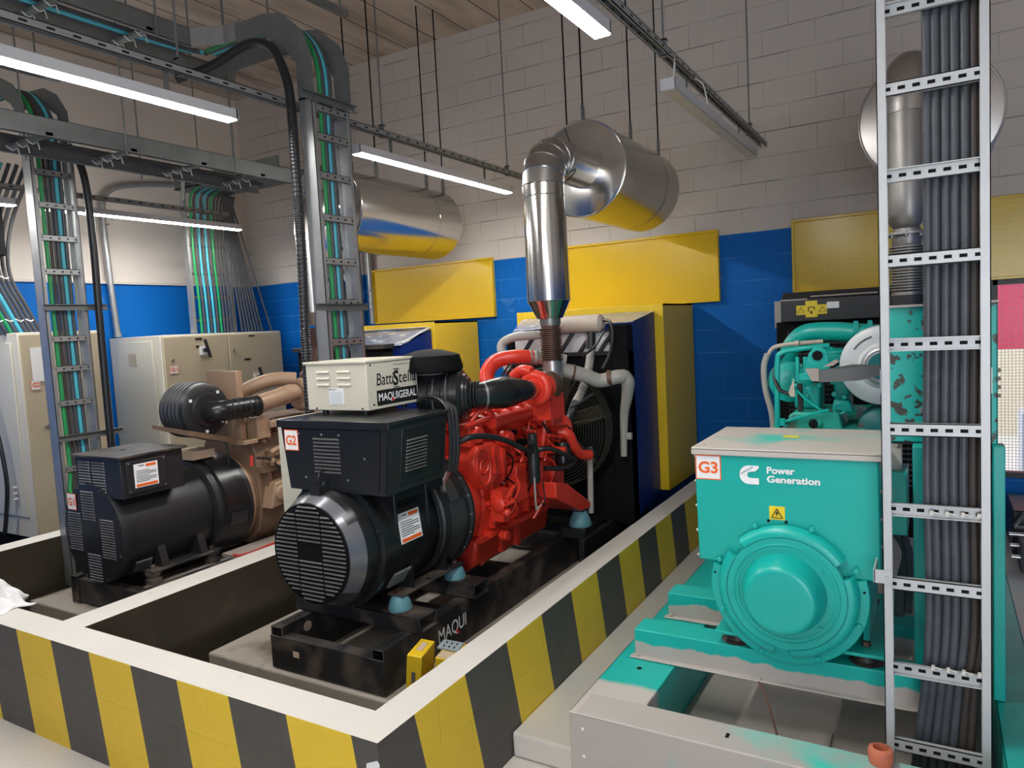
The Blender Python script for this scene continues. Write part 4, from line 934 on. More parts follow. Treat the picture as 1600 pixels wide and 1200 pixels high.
# diamond shaped cover with oval boss
dm = MB().prism([(3.245, 1.08), (3.30, 1.165), (3.47, 1.155), (3.60, 1.10), (3.60, .99), (3.45, .93), (3.36, .90), (3.28, .99)], 'x', -2.30, -2.175)
build(dm, 'timing_cover', 'red', G2, .012)
b = MB().tube([(-2.170, 3.27, 1.085), (-2.170, 3.31, 1.14), (-2.170, 3.39, 1.10), (-2.170, 3.40, .98), (-2.170, 3.34, .935), (-2.170, 3.27, 1.02), (-2.170, 3.27, 1.085)], .006, 6, 4).ring((-2.172, 3.345, 1.04), (1, 0, 0), .04, .006, 20, 6)
b.box(-2.18, -2.16, 3.44, 3.47, .98, 1.14).box(-2.18, -2.16, 3.53, 3.56, .97, 1.11)
build(b, 'cover_ribs', 'red', G2)
# block, head, oil pan, covers
blk = build(MB().prism([(-2.28, .60), (-2.24, .78), (-2.25, 1.10), (-2.30, 1.22), (-2.72, 1.22), (-2.77, 1.10), (-2.78, .78), (-2.74, .60)], 'y', 3.42, 4.32), 'engine_block', 'red', G2, .012)
b = MB()
for k in range(6):
    y = 3.50 + k * .135; b.box(-2.265, -2.225, y, y + .022, .64, 1.12)
b.box(-2.262, -2.215, 3.44, 4.30, .99, 1.012).box(-2.262, -2.218, 3.44, 4.30, .79, .815).box(-2.28, -2.22, 3.45, 4.30, .60, .63)
random.seed(5)
for k in range(40):
    y = 3.46 + random.random() * .82; z = .66 + random.random() * .5; b.bolt((-2.238, y, z), (1, 0, 0), .006 + random.random() * .007, .01 + random.random() * .018)
build(b, 'block_ribs', 'red', blk)
build(MB().prism([(-2.30, 1.22), (-2.30, 1.31), (-2.72, 1.31), (-2.72, 1.22)], 'y', 3.40, 4.32), 'cylinder_head', 'red', G2, .01)
for k in range(3):
    build(MB().prism([(-2.40, 1.31), (-2.42, 1.39), (-2.44, 1.40), (-2.66, 1.40), (-2.68, 1.31)], 'y', 3.42 + k * .30, 3.69 + k * .30), 'rocker_cover', 'red', G2, .012)
b = MB()
for k in range(6):
    y = 3.48 + k * .145; b.tube([(-2.32, y, 1.27), (-2.27, y, 1.285), (-2.22, y, 1.27), (-2.17, y + .03, 1.27)], .024, 8, 4)
    b.bolt((-2.28, y + .05, 1.31), (0, 0, 1), .012, .012)
b.tube([(-2.17, 3.44, 1.27), (-2.165, 3.8, 1.275), (-2.17, 4.28, 1.27)], .036, 12, 4)
build(b, 'exhaust_manifold', 'red', G2)
# oil pan
build(MB().prism([(-2.26, .60), (-2.29, .45), (-2.36, .40), (-2.66, .40), (-2.73, .45), (-2.76, .60)], 'y', 3.36, 4.26), 'oil_pan', 'red_dark', G2, .02)
b = MB().box(-2.275, -2.235, 3.36, 4.28, .588, .612)
for k in range(11): b.bolt((-2.25, 3.40 + k * .085, .588), (0, 0, -1), .007, .01)
b.box(-2.31, -2.255, 3.62, 3.66, .46, .60).box(-2.31, -2.255, 3.80, 3.84, .45, .60).bolt((-2.33, 3.5, .43), (.7, 0, -.7), .02, .02)
build(b, 'pan_flange', 'red_dark', G2)
# fuel pump and small lines
fp = MB().lathe((-2.16, 3.43, .80), (0, 1, 0), [(0, .03), (.01, .045), (.10, .045), (.12, .03)], 16).box(-2.21, -2.13, 3.45, 3.54, .70, .88)
for k in range(5): fp.cyl((-2.13, 3.45 + k * .02, .80 + .02 * (k % 2)), (-2.10, 3.45 + k * .02, .80 + .02 * (k % 2)), .010, n=8)
fp.tube([(-2.11, 3.46, .84), (-2.08, 3.50, .90), (-2.10, 3.56, .86), (-2.12, 3.58, .78), (-2.16, 3.56, .70)], .007, 6).tube([(-2.11, 3.45, .80), (-2.07, 3.47, .82), (-2.08, 3.52, .76), (-2.13, 3.55, .70)], .008, 6).sphere((-2.12, 3.47, .75), .028).sphere((-2.13, 3.53, .84), .022)
fp.tube([(-2.10, 3.50, .80), (-2.08, 3.56, .88), (-2.14, 3.62, .94)], .006, 6)
build(fp, 'fuel_pump', 'red', G2)
b = MB().box(-2.22, -2.15, 3.66, 3.78, .76, .98).box(-2.21, -2.14, 3.95, 4.10, .80, .95).lathe((-2.19, 3.58, 1.16), (1, 0, 0), [(0, .05), (.06, .045), (.065, .02)], 16).box(-2.22, -2.14, 3.90, 4.06, 1.05, 1.16)
b.lathe((-2.2, 3.98, .72), (1, 0, 0), [(0, .045), (.08, .04)], 16).box(-2.22, -2.12, 4.06, 4.22, .74, .88).lathe((-2.2, 3.52, .60), (1, 0, 0), [(0, .03), (.05, .03)], 12)
b.box(-2.30, -2.20, 3.25, 3.40, 1.16, 1.28).lathe((-2.22, 3.32, 1.22), (1, 0, 0), [(0, .05), (.05, .045)], 16)
build(b, 'side_accessories', 'red', G2, .006)
b = MB()
for (p) in (((-2.2, 3.28, 1.30), (-2.16, 3.33, 1.36), (-2.15, 3.42, 1.33), (-2.19, 3.50, 1.22), (-2.2, 3.54, 1.13)), ((-2.2, 3.22, 1.28), (-2.17, 3.40, 1.30), (-2.2, 3.45, 1.28)), ((-2.14, 4.0, 1.25), (-2.12, 4.02, 1.1), (-2.15, 4.03, .98), (-2.16, 4.0, .85))): b.tube(p, .013, 8)
b.tube([(-2.12, 3.99, 1.32), (-2.12, 3.98, 1.16), (-2.15, 3.97, .98)], .018, 8)
b.tube([(-2.13, 3.98, .98), (-2.11, 4.08, .90), (-2.12, 3.92, .72), (-2.15, 3.83, .62)], .008, 6)
build(b, 'red_pipework', 'red', G2)
# water pump, thermostat
b = MB().lathe((-2.20, 4.28, 1.11), (0, 1, 0), [(0, .05), (.02, .105), (.045, .11), (.05, .09), (.07, .05)], 24).box(-2.30, -2.10, 4.14, 4.28, 1.02, 1.15)
b.tube([(-2.10, 4.12, 1.12), (-2.04, 4.15, 1.10), (-2.03, 4.20, 1.02), (-2.02, 4.28, .95), (-1.99, 4.36, .93)], .034, 14)
for k in range(6):
    a = k * PI / 3; b.bar((-2.20, 4.31, 1.11), (-2.20 + .105 * math.cos(a), 4.31, 1.11 + .105 * math.sin(a)), .02, .014)
b.box(-2.25, -2.08, 4.02, 4.16, 1.17, 1.23).lathe((-2.10, 4.13, 1.23), (0, 0, 1), [(0, .035), (.05, .033), (.055, .04), (.065, .04)], 16).box(-2.13, -2.0, 4.0, 4.04, 1.0, 1.04)
b.bar((-2.10, 3.98, 1.12), (-2.06, 4.22, 1.06), .03, .02).bar((-2.1, 3.98, 1.08), (-2.08, 4.1, .99), .016, .016)
build(b, 'water_pump', 'red', G2, .004)
build(MB().lathe((-2.09, 4.16, .90), (0, 0, 1), [(0, .045), (.01, .055), (.14, .055), (.15, .05)], 20), 'oil_filter', 'black', G2)
build(MB().lathe((-2.10, 3.78, .86), (0, 0, 1), [(0, .034), (.02, .037), (.2, .037), (.22, .03), (.30, .028)], 16).cyl((-2.10, 3.74, 1.06), (-2.07, 3.71, 1.12), .02), 'starter_solenoid', 'black_sat', G2)
b = MB().tube([(-2.2, 3.10, 1.20), (-2.13, 3.14, 1.235), (-2.10, 3.26, 1.225), (-2.08, 3.42, 1.18), (-2.07, 3.58, 1.11), (-2.07, 3.70, 1.065), (-2.09, 3.76, 1.10)], .017, 10)
build(b, 'corrugated_hose', 'rubber', G2)
b = MB().tube([(-2.12, 3.84, 1.04), (-2.06, 3.90, 1.05), (-2.0, 4.02, .99), (-1.99, 4.12, .935), (-2.03, 4.06, .90), (-2.10, 3.92, .92)], .016, 10).tube([(-2.1, 3.92, 1.2), (-2.1, 4.02, 1.12), (-2.08, 4.08, 1.08)], .008, 6)
b.tube([(-2.09, 3.77, .84), (-2.06, 3.80, .72), (-2.08, 3.86, .76), (-2.1, 3.88, .86)], .004, 6)
build(b, 'rubber_hose', 'rubber', G2)
build(MB().tube([(-2.08, 3.745, .90), (-2.075, 3.735, .78), (-2.08, 3.75, .70)], .006, 6).tube([(-2.065, 3.775, .72), (-2.08, 3.745, .71)], .006, 6), 'pale_wiring', 'beige_pipe', G2)
# front engine mount arm
build(MB().prism([(3.90, .84), (4.06, .80), (4.40, .60), (4.40, .565), (4.25, .575), (3.98, .70), (3.90, .74)], 'x', -2.24, -2.02), 'mount_arm', 'red', G2, .006)
build(MB().lathe((-2.07, 4.33, .455), (0, 0, 1), [(0, .075), (.01, .078), (.05, .066), (.085, .05), (.10, .045)], 24), 'rubber_mount', 'mount', G2, label='dusty blue rubber mount')
build(MB().box(-2.17, -2.0, 4.24, 4.42, .385, .455).box(-2.02, -1.98, 4.18, 4.9, .20, .40), 'mount_pedestal', 'black_sat', G2, .004)
# turbocharger
tx, tz = -2.07, 1.43
tc = build(MB().lathe((tx, 3.74, tz), (0, 1, 0), [(0, .052), (.03, .055), (.035, .085), (.11, .085), (.115, .05)], 32), 'turbocharger', 'red', G2)
b = MB().ring((tx, 3.80, tz), (0, 1, 0), .078, .033, 40, 12).tube([(tx - .02, 3.80, tz + .10), (tx - .09, 3.80, tz + .11), (tx - .15, 3.80, tz + .07)], .034, 12)
b.box(tx - .06, tx + .06, 3.86, 4.05, tz - .20, tz - .05).lathe((tx, 3.88, tz), (0, 1, 0), [(0, .06), (.02, .075), (.05, .075), (.06, .05)], 24)
build(b, 'compressor_scroll', 'red', tc)
build(MB().lathe((tx - .005, 3.92, tz), (0, 1, 0), [(0, .085), (.01, .092), (.07, .092), (.10, .06)], 28), 'turbine_housing', 'rust', tc)
build(MB().tube([(sx, 4.10, 1.585), (sx, 4.10, 1.50), (sx, 4.08, 1.44), (sx + .01, 4.02, 1.405), (tx, 3.97, tz - .02)], [.062, .062, .066, .07, .075], 20), 'exhaust_outlet', 'cone_silver', G2, label='bare silver outlet pipe')
# red charge pipe over the rocker covers
b = MB().tube([(-2.27, 4.14, 1.60), (-2.35, 4.06, 1.61), (-2.45, 3.98, 1.59), (-2.475, 3.90, 1.51), (-2.43, 3.87, 1.42), (-2.38, 3.85, 1.36)], .048, 18)
build(b, 'charge_pipe', 'red', G2)
b = MB(); clamp(b, (-2.28, 4.13, 1.60), (1, 1, 0), .05); clamp(b, (-2.25, 4.16, 1.60), (1, 1, 0), .05)
build(b, 'pipe_clamp', 'steel', G2)
build(MB().tube([(-2.27, 4.14, 1.60), (-2.20, 4.21, 1.59), (-2.10, 4.28, 1.56)], .046, 14), 'pale_charge_pipe', 'beige_pipe', G2)
b = MB()
for k in range(6): b.bar((-2.36 + k * .03, 3.90, 1.50), (-2.30 + k * .03, 3.90, 1.58), .008, .012)
build(b, 'black_louvre', 'black_sat', G2)
# air filter, rain cap, intake elbow
fc = Vector((-2.190, 3.265, 1.445)); fa = Vector((.92, .39, 0)).normalized()
af = build(MB().lathe(fc - fa * .26, fa, [(0, .10), (.005, .135), (.04, .135), (.045, .146), (.055, .146), (.06, .138), (.11, .138), (.115, .146), (.125, .146), (.13, .138), (.17, .138), (.175, .150), (.215, .150), (.225, .142), (.232, .138), (.236, .122), (.248, .118), (.252, .104), (.262, .10), (.266, .085), (.275, .07)], 48), 'air_filter', 'black', G2)
b = MB()
for k in range(2): b.ring(fc - fa * (.175 - k * .07), fa, .141, .004, 40, 6)
build(b, 'filter_bands', 'gunmetal', af)
cc = Vector((-2.375, 3.17, 1.588))
cp = build(MB().lathe(cc, (0, 0, 1), [(-.19, .085), (.0, .085), (.003, .178), (.02, .182), (.085, .165), (.090, .155), (.115, .07), (.12, .02)], 40), 'rain_cap', 'black_matt', G2)
build(MB().ring(cc - Vector((0, 0, .012)), (0, 0, 1), .086, .006, 28), 'cap_clamp', 'cone_silver', cp)
e0 = fc + fa * .01; e1 = e0 + fa * .03 + Vector((0, .03, -.004))
ie = build(MB().tube([e0, e1, e1 + Vector((.035, .06, 0)), e1 + Vector((.055, .14, .0)), e1 + Vector((.062, .24, -.004)), (tx + .01, 3.64, tz + .005), (tx, 3.70, tz)], [.066, .070, .082, .090, .084, .062, .052], 24, 8), 'intake_elbow', 'black', G2)
b = MB()
for k in range(3): b.ring(e0 + fa * (.006 + .012 * k) + Vector((0, .008 * k, 0)), fa, .072, .006, 32, 6)
build(b, 'rubber_collar', 'rubber', ie)
b = MB(); clamp(b, e1 + Vector((.012, .018, -.002)), (.6, .8, 0), .073, .014); clamp(b, (tx, 3.70, tz), (0, 1, 0), .056, .014)
build(b, 'intake_clamps', 'steel', ie)
# ---- radiator with fan guard, header tank and hoses
RX0, RX1, RY = -2.79, -1.83, 4.72
rd = build(MB().box(RX0, RX1, RY, RY + .10, .385, 1.60).box(RX1 - .13, RX1, RY - .02, RY + .10, .385, 1.78).box(RX0, RX0 + .04, RY - .02, RY + .1, .385, 1.70), 'radiator', 'black_matt', G2, .004)
fcx, fcz = -2.36, 1.08
b = MB()
for k in range(17): b.ring((fcx, RY - .22 + .0, fcz), (0, 1, 0), .08 + k * .0205, .0022, 56, 4)
for k in range(8):
    a = k * PI / 4 + .2; b.tube([(fcx + .06 * math.cos(a), RY - .225, fcz + .06 * math.sin(a)), (fcx + .42 * math.cos(a), RY - .22, fcz + .42 * math.sin(a)), (fcx + .43 * math.cos(a), RY, fcz + .43 * math.sin(a))], .004, 5, 1)
for k in range(9): b.ring((fcx, RY - .20 + k * .022, fcz), (0, 1, 0), .425, .0022, 56, 4)
build(b, 'fan_guard', 'guard_wire', G2)
build(MB().lathe((fcx, RY - .08, fcz), (0, 1, 0), [(0, .43), (.08, .46)], 56, caps=False).lathe((fcx, RY - .08, fcz), (0, 1, 0), [(0, .425), (.08, .455)], 56, caps=False), 'fan_shroud', 'black_matt', G2)
b = MB().cyl((fcx, RY - .18, fcz), (fcx, RY - .06, fcz), .07)
for k in range(6):
    a = k * PI / 3 + .3; c = Vector((fcx + .22 * math.cos(a), RY - .12, fcz + .22 * math.sin(a)))
    b.obox(c, .33, .012, .11, Matrix.Rotation(-a, 3, 'Y') @ Matrix.Rotation(.5, 3, 'X'))
build(b, 'fan_blades', 'fan_olive', G2)
tk = build(MB().lathe((-2.42, RY - .02, 1.80), (1, 0, 0), [(0, .03), (.02, .062), (.40, .062), (.425, .035)], 28), 'header_tank', 'cream_pipe', G2, label='cream header tank')
build(MB().tube([(-2.0, 4.69, 1.82), (-1.93, 4.66, 1.80), (-1.90, 4.62, 1.70), (-1.915, 4.58, 1.58), (-1.95, 4.54, 1.49)], .011, 8).tube([(-1.98, 4.66, 1.74), (-2.03, 4.6, 1.64), (-2.08, 4.5, 1.58)], .009, 8).tube([(-1.98, 4.45, 1.33), (-2.08, 4.42, 1.27), (-2.14, 4.4, 1.24)], .010, 8), 'tank_hoses', 'rubber', G2)
b = MB().box(-2.73, -1.95, RY - .03, RY - .01, 1.575, 1.60).box(-2.73, -1.95, RY - .03, RY - .01, 1.735, 1.755)
for k in range(5):
    x = -2.66 + k * .155; b.bar((x, RY - .02, 1.59), (x + .12, RY - .02, 1.745), .035, .02)
build(b, 'angled_braces', 'black_sat', G2)
build(MB().box(-2.74, -1.96, RY + .02, RY + .03, 1.59, 1.75), 'air_baffle', 'white_plastic', G2, label='pale baffle sheet')
build(MB().tube([(-2.11, 4.70, 1.72), (-2.10, 4.69, 1.60), (-2.10, 4.62, 1.45), (-2.11, 4.52, 1.33), (-2.12, 4.45, 1.27)], .030, 14), 'vertical_hose', 'beige_pipe', G2)
build(MB().tube([(-2.12, 4.45, 1.27), (-2.14, 4.40, 1.18), (-2.12, 4.30, 1.10)], .030, 12).tube([(-2.095, 4.7, 1.74), (-2.095, 4.69, 1.62)], .033, 12), 'hose_boots', 'rubber', G2)
build(MB().tube([(-2.20, 4.20, 1.52), (-2.10, 4.28, 1.50), (-2.0, 4.36, 1.46), (-1.92, 4.42, 1.42), (-1.82, 4.46, 1.44), (-1.78, 4.50, 1.44)], .047, 18), 'radiator_hose', 'beige_pipe', G2, label='grey beige radiator hose')
b = MB(); clamp(b, (-2.06, 4.31, 1.485), (1, .7, -.3), .05); clamp(b, (-1.86, 4.445, 1.435), (1, .25, .1), .05, .03); clamp(b, (-2.14, 4.25, 1.51), (1, .7, -.2), .052)
build(b, 'hose_clamps', 'rust', G2)
build(MB().tube([(-1.79, 4.50, 1.45), (-1.765, 4.52, 1.40), (-1.79, 4.56, 1.30), (-1.83, 4.6, 1.18), (-1.85, 4.62, 1.0), (-1.855, 4.62, .88)], [.045, .046, .038, .030, .024, .022], 14), 'charge_duct', 'beige_pipe', G2)
for z in (1.26, 1.02): build(MB().box(-1.83, -1.79, 4.60, 4.63, z - .02, z + .025), 'duct_clip', 'beige_pipe', G2, .003)
build(MB().tube([(-2.28, 4.46, 1.745), (-2.36, 4.38, 1.74), (-2.50, 4.32, 1.735), (-2.58, 4.28, 1.69), (-2.55, 4.24, 1.61), (-2.50, 4.2, 1.55), (-2.46, 4.16, 1.50)], .030, 14), 'coolant_pipe', 'beige_pipe', G2)
build(MB().tube([(-2.16, 4.22, 1.50), (-2.13, 4.20, 1.40), (-2.12, 4.16, 1.30)], .028, 12), 'coolant_branch', 'cream_pipe', G2)
build(MB().tube([(-2.00, 4.38, .97), (-2.02, 4.42, .85), (-2.03, 4.42, .52)], .020, 12), 'drain_pipe', 'beige_pipe', G2)
b = MB(); clamp(b, (-2.0, 4.36, .945), (0, 1, 0), .036); clamp(b, (-2.0, 4.39, .93), (0, .6, -1), .028)
build(b, 'drain_elbow', 'black_sat', G2)
# battery box between engine and radiator foot
build(MB().box(-2.14, -2.06, 4.45, 4.68, .385, .42), 'radiator_foot', 'black_sat', G2)
# canvas sleeve to the hood
solo(MB().add([(-2.80, 4.83, .42), (-1.83, 4.83, .42), (-1.83, 4.83, 1.79), (-2.80, 4.83, 1.76), (-3.08, 5.485, .45), (-1.90, 5.485, .45), (-1.90, 5.485, 1.86), (-3.08, 5.485, 1.85)], [(0, 3, 2, 1), (4, 5, 6, 7), (1, 2, 6, 5), (0, 4, 7, 3), (0, 1, 5, 4)]), 'canvas_sleeve', 'tarp', 'dark blue canvas sleeve joining the radiator of the red generator to its yellow hood', 'canvas sleeve')
solo(MB().add([(-2.80, 4.82, 1.77), (-2.3, 4.82, 1.795), (-1.83, 4.82, 1.80), (-3.08, 5.48, 1.865), (-2.5, 5.48, 1.875), (-1.90, 5.48, 1.872), (-2.80, 4.82, 1.763), (-2.3, 4.82, 1.788), (-1.83, 4.82, 1.793), (-3.08, 5.48, 1.858), (-2.5, 5.48, 1.868), (-1.90, 5.48, 1.865)], [(0, 1, 4, 3), (1, 2, 5, 4), (6, 9, 10, 7), (7, 10, 11, 8), (0, 6, 7, 1), (1, 7, 8, 2), (2, 8, 11, 5), (0, 3, 9, 6), (3, 4, 10, 9), (4, 5, 11, 10)]), 'plastic_sheet', 'plastic', 'pale crumpled plastic sheet over the sleeve of the red generator', 'plastic sheet')

# ---- charger box on the terminal box
ch = thing('charger_box', 'cream metal box with black brand lettering on top of the black G2 alternator box', 'control box', (-2.57, 2.86, 1.412))
build(MB().box(-2.78, -2.375, 2.66, 3.055, 1.435, 1.672), 'case', 'cream', ch, .004)
build(MB().box(-2.79, -2.368, 2.65, 3.065, 1.668, 1.68), 'lid', 'cream', ch, .002)
for x in (-2.70, -2.43):
    for y in (2.70, 3.0): build(MB().cyl((x, y, 1.412), (x, y, 1.436), .016, n=12), 'foot', 'black_sat', ch)
b = MB()
for i in range(2):
    for k in range(3):
        x = -2.705 + i * .14; z = 1.635 - k * .032
        b.add([(x, 2.6595, z), (x + .085, 2.6595, z), (x + .085, 2.651, z - .010), (x, 2.651, z - .010), (x, 2.6595, z - .012), (x + .085, 2.6595, z - .012)], [(0, 1, 2, 3), (3, 2, 5, 4), (0, 3, 4), (1, 5, 2)])
build(b, 'vent_slots', 'cream', ch, angle=15)
q = quad(MB(), (-2.628, 2.658, 1.465), (1, 0, 0), (0, 0, 1), .098, .082)
pl_ = build(q, 'data_sticker', 'sticker', ch)
b = MB()
for k in range(7): quad(b, (-2.62, 2.6565, 1.472 + k * .009), (1, 0, 0), (0, 0, 1), .08, .0015)
build(b, 'printed_lines', 'grey_plate', pl_)
build(letter_mb(MB(), 'MAQUI', (-2.624, 2.6562, 1.536), (1, 0, 0), (0, 0, 1), .048, .008, .01), 'lettering', 'ink', pl_)
b = MB()
for p in ((-2.72, 1.445), (-2.415, 1.445)): b.bolt((p[0], 2.66, p[1]), (0, -1, 0), .006, .003)
for y, z in ((2.69, 1.655), (2.70, 1.46), (3.04, 1.645)): b.bolt((-2.375, y, z), (1, 0, 0), .006, .003)
build(b, 'screws', 'black_sat', ch)
X_ = -2.3735
b = letter_mb(MB(), 'Batti', (X_, 2.728, 1.551), (0, 1, 0), (0, 0, 1), .125, .060, .004, .10)
letter_mb(b, 'tella', (X_, 2.895, 1.551), (0, 1, 0), (0, 0, 1), .145, .060, .004, .10)
letter_mb(b, 'S', (X_, 2.852, 1.540), (0, 1, 0), (0, 0, 1), .042, .078, .03, .10)
build(b, 'large_lettering', 'ink', ch)
build(MB().box(X_ - .001, X_ + .001, 2.857, 2.90, 1.531, 1.535).box(X_ - .001, X_ + .001, 2.862, 2.905, 1.622, 1.626), 'logo_bars', 'ink', ch)
bp_ = build(quad(MB(), (X_ + .0005, 2.725, 1.452), (0, 1, 0), (0, 0, 1), .318, .075), 'black_name_band', 'ink', ch)
build(letter_mb(MB(), 'MAQUIGERAL', (X_ + .0015, 2.735, 1.466), (0, 1, 0), (0, 0, 1), .298, .046, .014), 'band_lettering', 'white_ink', bp_)
build(MB().bar((X_ + .003, 2.833, 1.481), (X_ + .003, 2.845, 1.466), .002, .012), 'red_letter_stroke', 'red_ink', bp_)
build(letter_mb(MB(), 'www.battistella.com.br', (X_, 2.86, 1.643), (0, 1, 0), (0, 0, 1), .165, .010, .0), 'web_lettering', 'louvre', ch)
for k in range(3):
    solo(MB().tube([(-2.40 + .01 * k, 3.07, 1.44), (-2.30, 2.99 + .01 * k, 1.46), (-2.20 + .012 * k, 2.96, 1.47 - .006 * k), (-2.115 + .018 * k, 2.935 + .01 * k, 1.43 - .006 * k), (-2.085 + .012 * k, 2.92 + .014 * k, 1.34), (-2.09 + .012 * k, 2.92 + .014 * k, 1.2), (-2.11 + .01 * k, 2.92 + .016 * k, 1.10)], .0105, 8), 'control_cable', 'rubber', f'black cable looping from the cream charger box down its far side, {ordinal(k)} from the front', 'cable', 'cables from the cream charger box')

# ------------------------------------------------------------------ yellow socket boxes leaning by the skid
t = thing('socket_box', 'tall yellow steel box leaning on the black skid inside the bund', 'box', (-2.06, 2.50, .2))
rr = Matrix.Rotation(.12, 3, 'Y') @ Matrix.Rotation(.25, 3, 'Z')
build(MB().obox((-2.025, 2.485, .24), .07, .16, .30, rr), 'case', 'yellow_box', t, .004)
c = Vector((-2.025, 2.485, .24))
build(MB().obox(c + rr @ Vector((0, -.081, .05)), .018, .002, .05, rr), 'front_slot', 'silver', t)
build(MB().obox(c + rr @ Vector((0, .01, .151)), .028, .075, .002, rr), 'top_label', 'cardboard', t)
t = thing('socket_box', 'lower yellow steel box with grey socket plate beside the striped kerb', 'box', (-1.93, 2.56, .2))
rr = Matrix.Rotation(.10, 3, 'Y') @ Matrix.Rotation(.22, 3, 'Z')
build(MB().obox((-1.925, 2.58, .225), .085, .17, .26, rr), 'case', 'yellow_box', t, .004)
c = Vector((-1.925, 2.58, .225))
pl_ = build(MB().obox(c + rr @ Vector((-.015, .03, .135)), .10, .085, .006, rr), 'socket_plate', 'grey_plate', t)
b = MB()
for i in range(3):
    for j in range(2): b.obox(c + rr @ Vector((-.04 + i * .025, .012 + j * .035, .139)), .006, .014, .002, rr)
build(b, 'sockets', 'dark', pl_)
build(MB().obox(c + rr @ Vector((0, -.086, .06)), .016, .002, .04, rr), 'front_slot', 'silver', t)
build(MB().obox(c + rr @ Vector((0, -.05, .131)), .075, .06, .002, rr), 'top_label', 'cardboard', t)

# ------------------------------------------------------------------ generator G1 : matt black alternator, tan engine (left)
X1, Z1 = -4.52, .665
G1 = thing('generator_set', 'generator at left with satin black alternator marked G1 and dusty tan engine', 'generator', (X1, 3.8, .15))
rail_pair(G1, -4.93, -4.10, 2.52, 5.25, .15, .335, 'black_frame', holes=False)
build(MB().box(-4.92, -4.11, 2.53, 2.60, .16, .32), 'front_crossbeam', 'black_frame', G1, .006)
A = build(MB().lathe((X1, 2.50, Z1), (0, 1, 0), [(0, .30), (.01, .308), (.60, .308), (.62, .30)], 64), 'alternator_body', 'black_sat', G1)
cv = build(MB().lathe((X1, 2.468, Z1), (0, 1, 0), [(0, .300), (.004, .312), (.028, .316), (.05, .316), (.052, .305)], 64).bolts((X1, 2.47, Z1), (0, -1, 0), .298, 8, .009, .008, .4), 'end_cover', 'black_sat', G1)
for (dx, dz, hh) in ((-.02, .085, .19), (-.185, -.12, .25), (.165, -.14, .25), (-.0, -.30, .18)):
    louvres(cv, (X1 + dx - .068, 2.4675, Z1 + dz), (1, 0, 0), (0, 0, 1), .136, hh, int(hh / .0165), 'louvre', .008)
sticker(cv, (X1 - .235, 2.462, Z1 + .14), (1, 0, 0), (0, 0, 1), .095, .105, 'G1', label='white G1 sticker with orange rim')
build(MB().ring((X1 - .03, 2.50, Z1 + .335), (0, 1, 0), .024, .006, 20, 6).box(X1 - .04, X1 - .02, 2.48, 2.53, Z1 + .295, Z1 + .325), 'lifting_eye', 'black_sat', A)
louvres(A, (X1 + .25, 2.55, Z1 - .24), (0, 1, 0), (.5, 0, .86), .11, .09, 5, 'black')
tb = build(MB().box(-4.665, -4.19, 2.485, 2.90, .90, 1.145), 'terminal_box', 'black_sat', G1, .004)
build(MB().box(-4.685, -4.17, 2.465, 2.925, 1.145, 1.160), 'box_lid', 'black_frame', tb, .003)
build(MB().box(-4.48, -4.44, 2.66, 2.69, 1.160, 1.161), 'lid_slot', 'dark', tb)
louvres(tb, (-4.64, 2.4845, .93), (1, 0, 0), (0, 0, 1), .125, .195, 11, 'louvre', .006); louvres(tb, (-4.49, 2.4845, .93), (1, 0, 0), (0, 0, 1), .135, .195, 11, 'louvre', .006)
build(MB().box(-4.19, -4.18, 2.515, 2.78, .925, 1.12), 'side_cover', 'black_sat', tb, .003)
warn_sticker(tb, (-4.178, 2.56, .955), (0, 1, 0), (0, 0, 1), .155, .145)
b = MB()
for p in ((2.53, .94), (2.53, 1.11), (2.76, .94), (2.76, 1.11)): b.bolt((-4.18, p[0], p[1]), (1, 0, 0), .006, .004)
build(b, 'cover_bolts', 'steel', tb)
ad = build(MB().lathe((X1, 3.12, Z1), (0, 1, 0), [(0, .308), (.01, .335), (.04, .342), (.045, .33), (.25, .345), (.27, .35), (.29, .35), (.295, .32)], 64), 'adaptor_ring', 'black_sat', G1)
build(MB().lathe((X1, 3.19, Z1), (0, 1, 0), [(0, .352), (.18, .357), (.185, .352)], 48, -.05, 2.3), 'guard_band', 'black', ad)
ring_holes((X1, 0, Z1), .345, 3.22, 3.36, -.35, -.08, 14, 8, 'louvre', ad, s=.28)
for s in (-1, 1):
    build(MB().box(X1 + s * .27 - .07, X1 + s * .27 + .07, 2.62, 3.12, .405, .422), 'foot_plate', 'black_frame', G1, .003)
    for y in (2.70, 2.98):
        build(MB().add([(X1 + s * .20, y, .42), (X1 + s * .33, y, .42), (X1 + s * .27, y, .60), (X1 + s * .20, y + .05, .42), (X1 + s * .33, y + .05, .42), (X1 + s * .27, y + .05, .60)], [(0, 1, 2), (5, 4, 3), (0, 3, 4, 1), (1, 4, 5, 2), (2, 5, 3, 0)]), 'foot_web', 'black_sat', G1)
    for y in (2.655, 3.08):
        build(MB().lathe((X1 + s * .29, y, .335), (0, 0, 1), [(0, .05), (.03, .05), (.032, .04), (.05, .04), (.052, .048), (.07, .048)], 20).bolt((X1 + s * .29, y, .425), (0, 0, 1), .016, .022), 'vibration_mount', 'black_frame', G1)
build(MB().box(-4.26, -4.03, 3.18, 5.2, .335, .358), 'rail_cap', 'blade_dust', G1)
